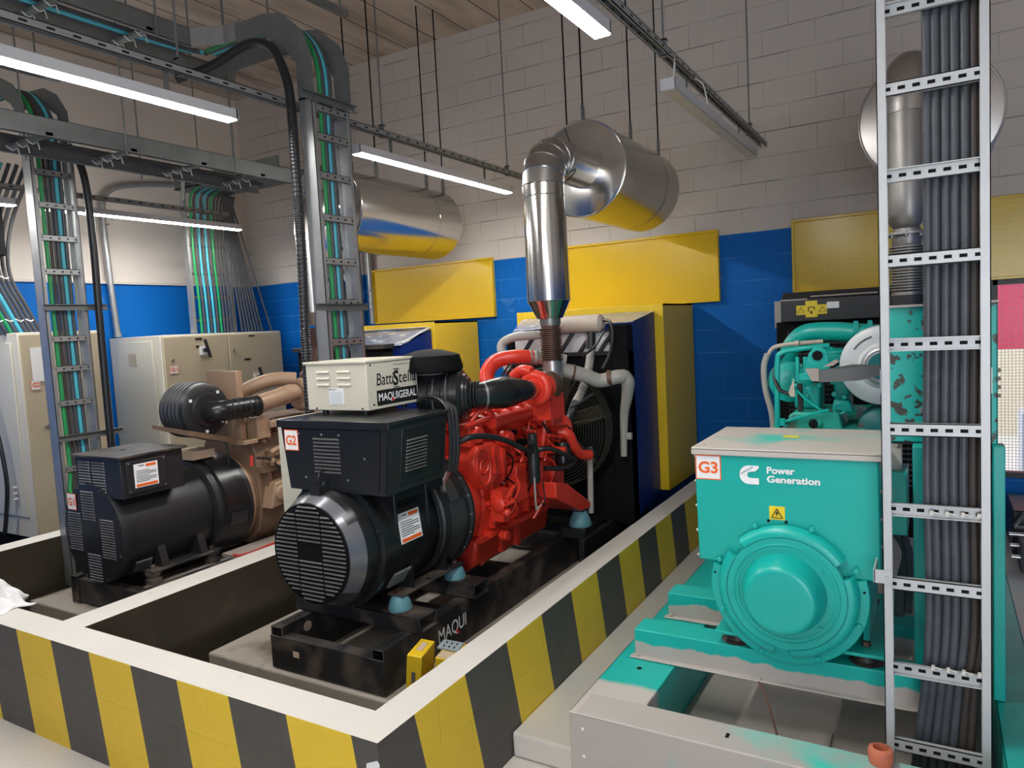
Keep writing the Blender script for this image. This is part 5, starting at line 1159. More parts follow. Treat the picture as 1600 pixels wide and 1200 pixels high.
# tan engine
build(MB().lathe((X1, 3.41, Z1), (0, 1, 0), [(0, .335), (.03, .335), (.05, .30), (.2, .27)], 48), 'bell_housing', 'tan', G1)
blk = build(MB().prism([(-4.24, .45), (-4.20, .62), (-4.22, .98), (-4.27, 1.10), (-4.76, 1.10), (-4.82, .98), (-4.84, .62), (-4.80, .45), (-4.7, .33), (-4.36, .33)], 'y', 3.50, 4.45), 'engine_block', 'tan_dark', G1, .012)
b = MB(); random.seed(11)
for k in range(40):
    y = 3.52 + random.random() * .9; z = .6 + random.random() * .5; r = .008 + random.random() * .016
    b.lathe((-4.215, y, z), (1, 0, 0), [(0, r), (.02 + random.random() * .03, r * .9)], 8)
for k in range(6): b.box(-4.21, -4.17, 3.55 + k * .15, 3.59 + k * .15, .55, .95)
b.box(-4.22, -4.15, 3.5, 4.4, .86, .90).box(-4.24, -4.12, 3.62, 3.86, .62, .74)
build(b, 'block_ribs', 'tan_dark', blk)
for k in range(3): build(MB().box(-4.70, -4.34, 3.50 + k * .31, 3.78 + k * .31, 1.10, 1.22), 'rocker_cover', 'tan_dark', G1, .015)
b = MB().tube([(-4.12, 3.55, 1.0), (-4.1, 3.65, 1.03), (-4.1, 3.8, 1.0), (-4.13, 3.9, .97)], .02, 8).tube([(-4.13, 3.55, .92), (-4.08, 3.7, .90), (-4.1, 3.9, .93)], .014, 8)
for k in range(5): b.lathe((-4.18, 3.56 + k * .07, .94 - .02 * (k % 2)), (1, 0, 0), [(0, .022), (.07, .02), (.075, .01)], 10)
build(b, 'fuel_lines', 'tan', G1)
build(MB().prism([(3.50, .60), (3.56, .78), (3.72, .80), (3.80, .70), (3.70, .62)], 'x', -4.26, -4.10).lathe((-4.12, 3.6, .70), (1, 0, 0), [(0, .06), (.04, .055), (.045, .03)], 20), 'gear_cover', 'tan', G1, .01)
build(MB().lathe((-4.10, 3.70, .72), (0, 1, 0), [(0, .04), (.01, .05), (.28, .05), (.30, .03)], 20), 'starter_motor', 'black_sat', G1)
build(MB().box(-4.62, -4.40, 3.12, 3.30, 1.01, 1.07), 'box_on_top', 'cardboard', G1, label='pale tan box lid')
# air filter on its cradle, ribbed elbow, intake pipe, turbo
ax_, ay_, az_ = -4.27, 3.17, 1.355
prof = [(-.27, .10), (-.265, .16)]
for k in range(5): t0 = -.255 + k * .04; prof += [(t0, .178), (t0 + .012, .192), (t0 + .028, .192), (t0 + .038, .178)]
prof += [(-.05, .185), (-.01, .18), (0, .165), (.004, .12), (.02, .11), (.022, .07)]
af = build(MB().lathe((ax_, ay_, az_), (1, 0, 0), prof, 56), 'air_filter', 'black_sat', G1)
b = MB()
for a in (.9, 2.6, 4.6, 5.6): b.bolt((ax_ + .003, ay_ + .145 * math.cos(a), az_ + .145 * math.sin(a)), (1, 0, 0), .012, .008)
build(b, 'cover_nuts', 'white_plastic', af)
build(MB().tube([(ax_ + .0, ay_ + .0, az_ - .01), (ax_ + .07, ay_ + .01, az_ - .01), (ax_ + .11, ay_ + .08, az_ - .01), (ax_ + .11, ay_ + .24, az_ - .005), (ax_ + .09, ay_ + .34, az_ - .005)], .070, 20, 8), 'intake_elbow', 'black', G1)
b = MB()
for k in range(6): b.ring((ax_ + .11, ay_ + .08 + k * .048, az_ - .008), (0, 1, 0), .070, .005, 24, 6)
b.ring((ax_ + .03, ay_ + .004, az_ - .01), (1, 0, 0), .065, .008, 24, 6)
build(b, 'elbow_ribs', 'black_sat', G1)
build(MB().tube([(ax_ + .09, ay_ + .34, az_ - .005), (ax_ + .05, ay_ + .55, az_ + .02), (ax_ + .0, ay_ + .78, az_ + .04)], .066, 22, 4), 'intake_pipe', 'tan', G1)
b = MB(); 
for k in range(3): clamp(b, (ax_ + .03 - .02 * k, ay_ + .64 + .05 * k, az_ + .028 + .004 * k), (-.2, 1, .1), .068, .016)
clamp(b, (ax_ + .09, ay_ + .35, az_ - .005), (0, 1, 0), .072, .02)
build(b, 'pipe_clamps', 'tan', G1)
build(MB().ring((-4.29, 4.04, 1.37), (0, 1, 0), .085, .045, 36, 12).lathe((-4.29, 3.98, 1.37), (0, 1, 0), [(0, .06), (.12, .08), (.2, .08), (.22, .05)], 24).tube([(-4.31, 4.02, 1.49), (-4.42, 3.9, 1.50), (-4.52, 3.78, 1.46), (-4.60, 3.70, 1.40)], .055, 16).tube([(-4.31, 4.1, 1.47), (-4.35, 4.25, 1.48), (-4.38, 4.35, 1.44)], .05, 14), 'turbocharger', 'tan', G1)
build(MB().add([(-4.62, 2.99, 1.27), (-4.25, 3.0, 1.24), (-4.25, 3.36, 1.135), (-4.62, 3.36, 1.15), (-4.62, 2.99, 1.245), (-4.25, 3.0, 1.205), (-4.25, 3.36, 1.095), (-4.62, 3.36, 1.11)], [(0, 1, 2, 3), (7, 6, 5, 4), (0, 4, 5, 1), (1, 5, 6, 2), (2, 6, 7, 3), (3, 7, 4, 0)]), 'filter_cradle', 'tan_dark', G1)
build(MB().box(-4.40, -4.26, 3.42, 3.47, 1.09, 1.60).box(-4.62, -4.38, 3.44, 3.45, 1.45, 1.61).box(-4.34, -4.18, 3.38, 3.50, 1.08, 1.11), 'filter_post', 'tan', G1, .004)
build(MB().box(-4.30, -4.18, 3.50, 3.62, 1.10, 1.26).box(-4.24, -4.16, 3.6, 3.95, 1.17, 1.22), 'bracket', 'tan', G1, .008)
build(MB().tube([(-4.30, 3.30, 1.14), (-4.29, 3.32, 1.05), (-4.3, 3.33, .95)], .008, 6).tube([(-4.15, 3.45, .98), (-4.12, 3.55, .95), (-4.1, 3.62, .86), (-4.12, 3.75, .84)], .010, 6), 'black_wiring', 'rubber', G1)
build(MB().tube([(-4.17, 3.42, 1.0), (-4.16, 3.41, .96), (-4.155, 3.40, .93)], .012, 8), 'red_terminal', 'red_wire', G1)
solo(MB().tube([(-4.10, 3.15, .375), (-4.06, 3.18, .367), (-4.05, 3.30, .366), (-4.07, 3.45, .365), (-4.04, 3.62, .366)], .010, 8), 'red_cable', 'red_wire', 'short red cable lying on the skid of the generator marked G1', 'cable')
# radiator, sleeve and sheet at the far end of G1
rd = build(MB().box(-5.02, -4.02, 4.72, 4.86, .335, 1.70), 'radiator', 'black_matt', G1, .005)
build(MB().box(-5.04, -4.0, 4.68, 4.86, 1.68, 1.72), 'radiator_top', 'black_frame', G1, .004)
solo(MB().add([(-5.0, 4.88, .40), (-4.06, 4.88, .40), (-3.99, 4.95, 1.68), (-5.02, 4.95, 1.68), (-5.02, 5.53, .47), (-4.10, 5.53, .47), (-4.10, 5.53, 1.82), (-5.02, 5.53, 1.82)], [(0, 3, 2, 1), (4, 5, 6, 7), (1, 2, 6, 5), (0, 4, 7, 3), (0, 1, 5, 4), (3, 7, 6, 2)]), 'canvas_sleeve', 'tarp', 'blue canvas sleeve behind the brown generator, joined to the left yellow hood', 'canvas sleeve')
b = MB(); n = 10; vs = []; random.seed(2)
for j in range(6):
    for i in range(n + 1):
        fx_ = i / n; fy_ = j / 5; vs.append((-5.02 + fx_ * (1.02 - .10 * fy_), 4.93 + .60 * fy_, 1.70 + .14 * fy_ + random.uniform(-.008, .008)))
b.add(vs, [(j * (n + 1) + i, j * (n + 1) + i + 1, (j + 1) * (n + 1) + i + 1, (j + 1) * (n + 1) + i) for j in range(5) for i in range(n)])
o = solo(b, 'plastic_sheet', 'plastic', 'crumpled clear plastic sheet with white tape over the sleeve behind the brown generator', 'plastic sheet')
sm = o.modifiers.new('thickness', 'SOLIDIFY'); sm.thickness = .004
build(MB().bar((-4.10, 5.50, 1.845), (-4.03, 5.0, 1.72), .02, .006).bar((-4.16, 5.53, 1.85), (-4.95, 5.53, 1.85), .02, .006), 'white_tape', 'white_plastic', o)

# ------------------------------------------------------------------ generator G3 : teal, nearest at right
X3, Z3 = -.49, .760
G3 = thing('generator_set', 'teal green generator marked G3 at the right on its own low plinth', 'generator', (X3, 3.8, .107))
SK0, SK1, SZ0, SZ1, SF = -1.18, .31, .107, .38, 2.29
m_front = split_mat('grey_to_teal_skid', (.47, .43, .39), TEAL, 1, 2.56, .015, .012, .4)
b = MB().box(SK0, SK0 + .008, SF + .008, 5.4, SZ0, SZ1).box(SK0, SK0 + .25, SF, 5.4, SZ1 - .008, SZ1).box(SK0 + .242, SK0 + .25, SF + .15, 5.4, SZ0 + .03, SZ1)
build(b, 'skid_rail', m_front, G3, .003, label='teal skid rail, grey at its front end')
b = MB().box(SK1 - .008, SK1, SF + .008, 5.4, SZ0, SZ1).box(SK1 - .135, SK1, SF, 5.4, SZ1 - .008, SZ1).box(SK1 - .135, SK1 - .127, SF + .15, 5.4, SZ0 + .03, SZ1)
build(b, 'skid_rail', 'teal_scuff', G3, .003)
fb = build(MB().box(SK0, SK1, SF, SF + .008, SZ0, SZ1).box(SK0 + .03, SK1 - .03, SF, SF + .155, SZ1 - .006, SZ1 + .002), 'skid_front_beam', 'primer_teal', G3, .006, label='grey front beam with traces of teal')
b = MB()
for (x, z) in ((SK0 + .055, SZ1 - .055), (SK0 + .055, SZ1 - .16)): b.cyl((x, SF - .001, z), (x, SF + .001, z), .006, n=10)
build(b, 'white_bolts', 'white_plastic', fb)
b = MB()
for (x, y) in ((-.62, 2.37), (.0, 2.37)): b.box(x - .006, x + .006, y - .014, y + .014, SZ1 + .002, SZ1 + .003)
b.cyl((SK0 + .12, SF + .42, SZ1), (SK0 + .12, SF + .42, SZ1 + .001), .011, n=12)
build(b, 'slots', 'dark', fb)
build(MB().box(SK0 + .25, SK1 - .135, SF + .15, 5.2, SZ0 + .02, SZ0 + .03), 'skid_floor', 'primer', G3)
build(MB().box(-.28, SK1 - .145, SF + .17, 2.82, SZ0 + .0301, SZ0 + .0306), 'dark_floor_sheet', 'pit', G3)  # thin dark sheet laid on the right part of the skid floor
build(MB().box(-.44, -.36, SF + .15, 2.95, SZ0 + .03, SZ0 + .045), 'floor_strap', 'primer', G3)
build(MB().lathe((-.90, 2.62, SZ0 + .0), (1, 0, 0), [(0, .13), (.56, .13)], 40, 0.35, PI - .35), 'tank_top', 'primer', G3)
m_beam = split_mat('teal_over_primer', (.42, .38, .345), TEAL, 2, .445, .004, .018, .38, 9)
for i, (y, xr) in enumerate(((2.81, .08), (3.26, .08))):
    b = MB().prism([(y, .384), (y, .498), (y + .13, .498), (y + .13, .384), (y + .122, .384), (y + .122, .490), (y + .008, .490), (y + .008, .384)], 'x', -1.115, xr)
    b.box(-1.13, xr, y - .028, y + .01, .382, .388)
    bm_ = build(b, 'support_beam', m_beam, G3, .003, label='teal cross beam with bare grey lower edge')
    build(MB().bolt((-1.10, y - .014, .388), (0, 0, 1), .009, .012).bolt((-.6, y - .014, .388), (0, 0, 1), .008, .01), 'beam_bolts', 'primer', bm_)
for s, xm in ((-1, -.70), (1, -.23)):
    for y in (2.875, 3.325):
        m_ = build(MB().lathe((xm, y, .498), (0, 0, 1), [(0, .058), (.004, .06), (.01, .04), (.045, .034)], 24), 'rubber_mount', 'cable_brown', G3)
        build(MB().bolt((xm, y, .56), (0, 0, 1), .016, .016), 'mount_bolt', 'rust', m_)
    build(MB().box(xm - .07, xm + .07, 2.80, 3.45, .543, .556), 'foot_plate', 'teal_scuff', G3, .003)
    build(MB().prism([(2.86, .55), (3.4, .55), (3.3, .66), (2.95, .66)], 'x', xm - .01, xm + .01), 'foot_web', 'teal', G3)
# alternator
A = build(MB().lathe((X3, 2.83, Z3), (0, 1, 0), [(0, .272), (.02, .283), (.70, .283), (.72, .27)], 56), 'alternator_body', 'teal', G3)
fl = build(MB().lathe((X3, 2.785, Z3), (0, 1, 0), [(0, .20), (0, .262), (.001, .279), (.004, .282), (.03, .282), (.034, .27), (.034, .20)], 64, PI - .27, 2 * PI + .27), 'end_flange', 'teal', G3)
b = MB()
for k in range(8): 
    a = PI * (k * .25) + .42; b.lathe((X3 + .263 * math.cos(a), 2.786, Z3 + .263 * math.sin(a)), (0, -1, 0), [(0, .0105), (.010, .0105), (.012, .008)], 6)
build(b, 'flange_bolts', 'teal', fl)
b = MB().cyl((X3 - .266, 2.7845, Z3 + .04), (X3 - .266, 2.786, Z3 + .04), .005, n=10).cyl((X3 + .264, 2.7845, Z3 + .03), (X3 + .264, 2.786, Z3 + .03), .005, n=10)
build(b, 'flange_holes', 'dark', fl)
cov = build(MB().lathe((X3, 2.75, Z3), (0, 1, 0), [(0, .185), (0, .214), (.036, .214)], 72), 'cover_inner_ring', 'teal', G3)
for (a0, a1) in ((.62, 2.30), (2.56, 4.52), (4.78, 2 * PI + .36)):
    build(MB().lathe((X3, 2.75, Z3), (0, 1, 0), [(.036, .212), (0, .212), (0, .228), (.004, .238), (.014, .247), (.036, .252)], 48, a0, a1), 'cover_outer_ring', 'teal', cov)
build(MB().lathe((X3, 2.752, Z3), (0, 1, 0), [(.0, .150), (.006, .1625), (.018, .1625), (.019, .150)], 64).ring((X3, 2.752, Z3), (0, 1, 0), .172, .005, 64, 6).ring((X3, 2.75, Z3), (0, 1, 0), .187, .004, 64, 6), 'hub_seat', 'teal', cov)
dome = build(MB().lathe((X3 - .005, 2.655, Z3 + .002), (0, 1, 0), [(0, .105), (.001, .116), (.006, .123), (.015, .129), (.09, .150), (.10, .150)], 64), 'centre_dome', 'teal', G3)
b = MB()
for a in (.72, 2.35, -.75): b.bolt((X3 + .165 * math.cos(a), 2.752, Z3 + .165 * math.sin(a)), (0, -1, 0), .008, .01)
build(b, 'dome_bolts', 'teal', dome)
build(letter_mb(MB(), 'E011701', (X3 - .205, 2.7485, Z3 - .02), (.45, 0, -.9), (.9, 0, .45), .085, .013, .0), 'cast_lettering', 'teal', cov)
# terminal box
m_box = mat('teal_box_paint', TEAL, .33, var=.05, vs=3, col2=(.30, .29, .26), thr=.73, sharp=.05, ms=2.0)
BX0, BX1, BY0, BY1, BZ0, BZ1 = -.828, -.175, 2.80, 3.34, .828, 1.283
tb = build(MB().prism([(BX0 + .006, BZ0 + .012), (BX0, BZ1), (BX1, BZ1), (BX1 + .004, BZ0 - .0)], 'y', BY0, BY1), 'terminal_box', m_box, G3, .006)
m_lid = mat('grey_lid_with_teal', (.50, .455, .41), .45, var=.04, vs=3, col2=(.05, .50, .40), thr=.64, sharp=.08, ms=3.5)
lid = build(MB().box(BX0 - .008, BX1 + .010, BY0 - .012, BY1 + .01, BZ1, BZ1 + .010).box(BX0 - .008, BX1 + .010, BY0 - .012, BY0 - .008, BZ1 - .018, BZ1 + .006), 'box_lid', m_lid, tb, .003, label='grey lid with teal overspray')
b = MB()
for (x, y) in ((BX0 + .03, 2.84), (BX0 + .03, 3.3), (-.64, 2.87), (-.5, 3.31), (BX1 - .03, 2.84), (BX1 - .03, 3.3)): b.bolt((x, y, BZ1 + .010), (0, 0, 1), .006, .004)
for k in range(5):
    b.bolt((BX0, BY0 + .02, BZ1 - .03 - k * .10), (-1, 0, 0), .007, .006); b.bolt((BX1 + .004, BY0 + .02, BZ1 - .03 - k * .10), (1, 0, 0), .007, .006)
build(b, 'lid_screws', 'steel', tb)
yy = BY0
build(quad(MB(), (-.545, 3.09, BZ1 + .0115), (1, 0, 0), (0, 1, 0), .06, .045), 'lid_warning_label', 'label_yellow', tb)
sticker(tb, (-.824, yy, BZ1 - .118), (1, 0, 0), (0, 0, 1), .100, .098, 'G3', label='white G3 sticker with orange rim')
# white C-shaped emblem
def arcpts(cx, cz, r, a0, a1, n): return [(cx + r * math.cos(a0 + (a1 - a0) * i / n), cz + r * math.sin(a0 + (a1 - a0) * i / n)) for i in range(n + 1)]
cx_, cz_ = -.618, BZ1 - .090
outer = arcpts(cx_, cz_, .036, PI / 2, 3 * PI / 2, 16); inner = arcpts(cx_ + .005, cz_, .012, 3 * PI / 2, PI / 2, 10)
poly = [(cx_ + .036, cz_ + .036)] + outer + [(cx_ + .036, cz_ - .036), (cx_ + .036, cz_ - .012)] + inner + [(cx_ + .022, cz_ + .014), (cx_ + .036, cz_ + .026)]
em = build(MB().prism(poly, 'y', yy - .0035, yy - .001), 'emblem', 'white_ink', tb, label='white C shaped maker emblem')
build(letter_mb(MB(), 'Cummins', (cx_ - .036, yy - .005, cz_ - .004), (1, 0, .62), (-.62, 0, 1), .062, .009, .01), 'emblem_lettering', 'teal_dark', em)
build(letter_mb(MB(), 'Power', (-.553, yy - .0025, BZ1 - .082), (1, 0, 0), (0, 0, 1), .100, .027, .03), 'upper_lettering', 'white_ink', tb)
build(letter_mb(MB(), 'Generation', (-.553, yy - .0025, BZ1 - .116), (1, 0, 0), (0, 0, 1), .186, .027, .03), 'lower_lettering', 'white_ink', tb)
wl = build(quad(MB(), (-.548, yy - .001, BZ0 + .198), (1, 0, 0), (0, 0, 1), .056, .052), 'warning_label', 'label_yellow', tb, label='yellow high voltage triangle label')
def tri(b, c, s, y, wd=.0028):
    P = [(c[0] - s, c[1] - s * .8), (c[0] + s, c[1] - s * .8), (c[0], c[1] + s * .95)]
    for i in range(3):
        p, q = P[i], P[(i + 1) % 3]; b.bar((p[0], y, p[1]), (q[0], y, q[1]), wd, .0015) if abs(q[1] - p[1]) < 1e-6 else b.obox(((p[0] + q[0]) / 2, y, (p[1] + q[1]) / 2), math.hypot(q[0] - p[0], q[1] - p[1]), .0015, wd, Matrix.Rotation(-math.atan2(q[1] - p[1], q[0] - p[0]), 3, 'Y'))
b = MB(); tri(b, (-.520, BZ0 + .222), .020, yy - .0035)
b.prism([(-.516, BZ0 + .238), (-.526, BZ0 + .222), (-.520, BZ0 + .222), (-.524, BZ0 + .210), (-.513, BZ0 + .226), (-.519, BZ0 + .226)], 'y', yy - .0045, yy - .0025)
build(b, 'triangle_sign', 'ink', wl)
build(MB().cyl((-.552, yy - .002, BZ0 + .192), (-.552, yy, BZ0 + .192), .006, n=10).cyl((-.488, yy - .002, BZ0 + .192), (-.488, yy, BZ0 + .192), .006, n=10), 'label_rivets', 'dark', tb)
build(MB().tube([(-.16, 2.86, .88), (-.15, 2.9, 1.0), (-.155, 2.95, 1.1)], .010, 8).box(-.172, -.15, 2.86, 2.95, .80, .94), 'side_fittings', 'black_sat', G3)
solo(MB().tube([(-.60, 2.78, .385), (-.56, 2.74, .33), (-.50, 2.66, .20), (-.47, 2.62, .16), (-.44, 2.58, .15)], .005, 6), 'loose_wire', 'wire_brown', 'brown frayed wire dangling from the front cross beam of the teal generator', 'wire')

# ---- teal engine
b = MB().prism([(-.72, .60), (-.72, 1.12), (-.66, 1.24), (-.28, 1.24), (-.22, 1.12), (-.22, .60)], 'y', 3.50, 4.70)
blk = build(b, 'engine_block', 'teal_oily', G3, .015)
build(MB().lathe((X3, 3.52, Z3), (0, 1, 0), [(-.02, .285), (.04, .30), (.10, .28)], 40), 'bell_housing', 'teal', G3)
b = MB().prism([(-.64, 1.20), (-.625, 1.30), (-.60, 1.315), (-.40, 1.315), (-.375, 1.20)], 'y', 3.72, 4.0).lathe((-.49, 3.72, 1.262), (0, -1, 0), [(0, .02), (.02, .018)], 14)
build(b, 'thermostat_housing', 'teal_oily', G3, .012)
build(MB().lathe((-.51, 3.712, 1.262), (0, -1, 0), [(0, .022), (.012, .022), (.014, .012)], 14), 'plug_hole', 'dark', G3)
build(MB().box(-.62, -.50, 3.86, 4.05, 1.315, 1.43).box(-.44, -.37, 3.90, 4.10, 1.30, 1.52).prism([(-.44, 1.315), (-.34, 1.30), (-.36, 1.36), (-.43, 1.37)], 'y', 3.8, 3.9), 'rocker_housing', 'teal', G3, .012)
vc = build(MB().lathe((-.475, 4.12, 1.53), (0, 0, 1), [(0, .075), (.01, .082), (.05, .082), (.052, .088), (.062, .088), (.064, .075), (.072, .06)], 36), 'breather_cap', 'teal', G3)
build(MB().bolt((-.475, 4.12, 1.60), (0, 0, 1), .016, .012).ring((-.475, 4.12, 1.585), (0, 0, 1), .084, .003, 36, 5), 'cap_nut', 'teal', vc)
build(MB().lathe((-.665, 4.02, 1.44), (.3, -1, 0), [(-.06, .05), (-.05, .105), (.05, .105), (.06, .085), (.062, .04)], 32), 'aftercooler_end', 'teal', G3)
le = build(MB().prism([(-.555, 1.50), (-.435, 1.50), (-.440, 1.57), (-.452, 1.61), (-.472, 1.630), (-.505, 1.628), (-.530, 1.60)], 'y', 3.74, 3.756).prism([(-.575, 1.47), (-.415, 1.47), (-.415, 1.505), (-.575, 1.505)], 'y', 3.73, 3.77), 'lifting_bracket', 'teal', G3, .003)
build(MB().lathe((-.490, 3.7365, 1.588), (0, -1, 0), [(0, .024), (.001, .024)], 18), 'bracket_hole', 'dark', le)
build(MB().ring((-.490, 3.74, 1.588), (0, 1, 0), .027, .004, 24, 6), 'hole_rim', 'teal', le)
build(MB().tube([(-.70, 4.24, 1.50), (-.70, 4.22, 1.57), (-.665, 4.21, 1.64), (-.60, 4.2, 1.685), (-.48, 4.2, 1.69), (-.34, 4.19, 1.675), (-.20, 4.17, 1.66)], .050, 20, 8), 'coolant_pipe', 'teal', G3)
b = MB()
for x in (-.355, -.29): b.prism([(x - .018, 1.66), (x - .010, 1.74), (x + .010, 1.74), (x + .018, 1.66), (x + .006, 1.68), (x - .006, 1.68)], 'y', 4.14, 4.15)
build(b, 'pipe_brackets', 'teal', G3)
build(MB().tube([(-.695, 3.80, 1.10), (-.69, 3.80, 1.40), (-.685, 3.80, 1.56), (-.67, 3.80, 1.60), (-.62, 3.81, 1.615), (-.52, 3.82, 1.625), (-.45, 3.84, 1.63)], .0135, 10), 'thin_teal_pipe', 'teal', G3)
build(MB().tube([(-.77, 4.0, 1.58), (-.74, 4.0, 1.62), (-.68, 4.0, 1.635), (-.60, 4.0, 1.64), (-.50, 4.02, 1.645)], .011, 8).lathe((-.63, 3.98, 1.64), (1, 0, 0), [(0, .016), (.02, .016)], 8), 'tan_pipe', 'cream_pipe', G3)
build(MB().tube([(-.77, 4.0, 1.59), (-.79, 4.0, 1.52), (-.785, 4.0, 1.40), (-.755, 4.0, 1.26), (-.75, 4.0, 1.1)], .016, 10), 'grey_hose', 'beige_pipe', G3)
build(MB().tube([(-.66, 3.85, 1.60), (-.69, 3.83, 1.55), (-.70, 3.80, 1.48), (-.67, 3.77, 1.42), (-.62, 3.76, 1.40)], .010, 8).tube([(-.58, 3.78, 1.45), (-.575, 3.76, 1.32), (-.59, 3.76, 1.24)], .013, 8), 'black_hose', 'rubber', G3)
build(MB().prism([(-.615, 1.39), (-.595, 1.39), (-.60, 1.48), (-.625, 1.41)], 'y', 3.73, 3.74), 'tan_tag', 'cream_pipe', G3)
b = MB()
random.seed(9)
for k in range(10):
    x = -.62 + random.random() * .26; z = 1.36 + random.random() * .2; b.lathe((x, 3.86, z), (0, -1, 0), [(0, .014), (.03, .012), (.032, .006)], 8)
b.tube([(-.60, 3.76, 1.43), (-.55, 3.74, 1.38), (-.48, 3.72, 1.33), (-.43, 3.74, 1.30)], .006, 6).tube([(-.655, 3.72, 1.262), (-.60, 3.70, 1.285), (-.50, 3.69, 1.315), (-.44, 3.70, 1.33)], .007, 6).box(-.665, -.64, 3.7, 3.72, 1.25, 1.285)
b.box(-.60, -.585, 3.80, 3.82, 1.46, 1.58).box(-.565, -.545, 3.80, 3.82, 1.46, 1.58).ring((-.40, 3.76, 1.33), (0, 1, 0), .025, .006, 16)
build(b, 'linkages', 'teal', G3)
build(MB().box(-.54, -.34, 4.72, 4.74, 1.2, 1.5), 'cooling_core', 'black_matt', G3)
build(MB().obox((-.335, 4.1, 1.27), .045, .003, .065, Matrix.Rotation(.15, 3, 'Y')), 'paper_tag', 'white_plastic', G3)
build(MB().lathe((-.24, 3.75, 1.24), (0, 1, 0), [(0, .05), (.02, .085), (.25, .085), (.28, .05)], 24).box(-.33, -.20, 3.7, 3.9, 1.10, 1.2), 'charging_alternator', 'teal_dark', G3, .006)
# white air filter with its grey shroud arm
wf_ = build(MB().lathe((-.215, 3.78, 1.53), (0, 1, 0), [(0, .095), (.004, .10), (.012, .108), (.008, .165), (.018, .184), (.035, .188), (.30, .188), (.32, .15)], 64), 'air_filter', 'filter_white', G3, label='white round air filter canister')
build(MB().lathe((-.215, 3.779, 1.53), (0, -1, 0), [(-.02, .092), (.001, .092), (.004, .075)], 48).ring((-.215, 3.785, 1.53), (0, 1, 0), .075, .012, 40, 8), 'filter_mouth', 'galv', wf_)
build(MB().lathe((-.215, 3.772, 1.53), (0, -1, 0), [(0, .062), (.001, .062)], 32), 'filter_opening', 'teal_dark', wf_)
b = MB()
for k in range(8):
    a = PI * .80 - k * .085; c = Vector((-.215 + .145 * math.cos(a), 3.787, 1.53 + .145 * math.sin(a)))
    b.obox(c, .010, .002, .006, Matrix.Rotation(PI / 2 - a, 3, 'Y'))
build(b, 'curved_print', 'ink', wf_)
build(MB().add([(-.47, 3.62, 1.525), (-.47, 3.62, 1.470), (-.33, 3.62, 1.535), (-.30, 3.60, 1.478), (-.205, 3.64, 1.545), (-.205, 3.64, 1.500), (-.36, 3.66, 1.548), (-.47, 3.635, 1.525), (-.47, 3.635, 1.470), (-.33, 3.635, 1.55), (-.30, 3.615, 1.478), (-.205, 3.655, 1.545), (-.205, 3.655, 1.500)],
      [(0, 1, 3, 2), (2, 3, 5, 4), (7, 9, 10, 8), (9, 11, 12, 10), (0, 2, 9, 7), (2, 4, 11, 9), (1, 8, 10, 3), (3, 10, 12, 5), (0, 7, 8, 1), (4, 5, 12, 11)]), 'grey_blade', 'blade', G3, label='flat grey shroud blade')
build(MB().prism([(-.53, 1.535), (-.47, 1.535), (-.47, 1.475), (-.50, 1.475)], 'y', 3.615, 3.64).prism([(-.455, 1.54), (-.40, 1.575), (-.385, 1.565), (-.41, 1.545)], 'y', 3.63, 3.66), 'blade_tip', 'blade_dust', G3)
# radiator
rd = build(MB().box(-.90, .12, 4.98, 5.12, .38, 1.74), 'radiator', 'black_matt', G3, .005)
b = MB()
for k in range(30): b.box(-.83, .05, 4.972, 4.98, .70 + k * .033, .712 + k * .033)
for k in range(22): b.box(-.83 + k * .04, -.827 + k * .04, 4.968, 4.974, .70, 1.69)
build(b, 'core_guard', 'black_sat', rd)
build(MB().prism([(4.93, 1.74), (5.12, 1.74), (5.12, 1.93), (5.02, 1.93), (4.93, 1.88)], 'x', -.86, .12), 'header_tank', 'black_sat', G3, .006)
build(MB().box(-.86, -.70, 4.925, 4.935, 1.875, 1.885).box(-.68, -.30, 4.925, 4.935, 1.892, 1.90), 'tank_seam', 'blade_dust', G3)
sg = build(MB().box(-.765, -.585, 4.922, 4.928, 1.782, 1.842).box(-.71, -.64, 4.921, 4.929, 1.765, 1.868), 'warning_label', 'label_yellow', G3, label='yellow cross shaped warning label')
b = MB(); tri(b, (-.738, 1.812), .020, 4.919); tri(b, (-.612, 1.812), .020, 4.919); b.box(-.695, -.655, 4.918, 4.920, 1.826, 1.831).box(-.695, -.690, 4.918, 4.920, 1.80, 1.83).box(-.66, -.655, 4.918, 4.920, 1.81, 1.83).box(-.682, -.67, 4.918, 4.92, 1.788, 1.804)
build(b, 'warning_symbols', 'ink', sg)
build(MB().box(-.585, -.515, 4.922, 4.928, 1.815, 1.855), 'white_plate', 'white_plastic', G3)
build(MB().box(-.93, -.885, 5.1, 5.2, 1.70, 1.88), 'side_tab', 'beige_pipe', G3)
# control housing behind the ladder
hs = build(MB().box(-.150, .185, 3.02, 3.25, 1.30, 1.80), 'control_housing', 'teal_worn', G3, .004, label='teal control housing with worn dark patches')
build(MB().box(-.152, .188, 3.0, 3.26, 1.798, 1.806), 'housing_lid', 'primer', G3)
b = MB()
for (x, z) in ((.175, 1.56), (.175, 1.53), (.175, 1.50), (.175, 1.47)): b.bolt((.185, 3.05, z), (1, 0, 0), .008, .012)
b.bolt((-.04, 3.02, 1.72), (0, -1, 0), .008, .006).bolt((-.045, 3.02, 1.42), (0, -1, 0), .010, .008)
build(b, 'housing_bolts', 'steel', hs)
build(MB().box(-.075, -.008, 2.93, 3.0, .385, 1.30), 'housing_post', 'teal', G3, .003)
build(MB().box(.17, .205, 2.98, 3.06, .385, 1.30), 'housing_post', 'teal', G3, .003)
build(MB().box(-.075, -.03, 2.925, 2.93, .385, .43).bolt((-.085, 2.95, .50), (-1, 0, 0), .008, .01), 'post_foot', 'primer', G3)
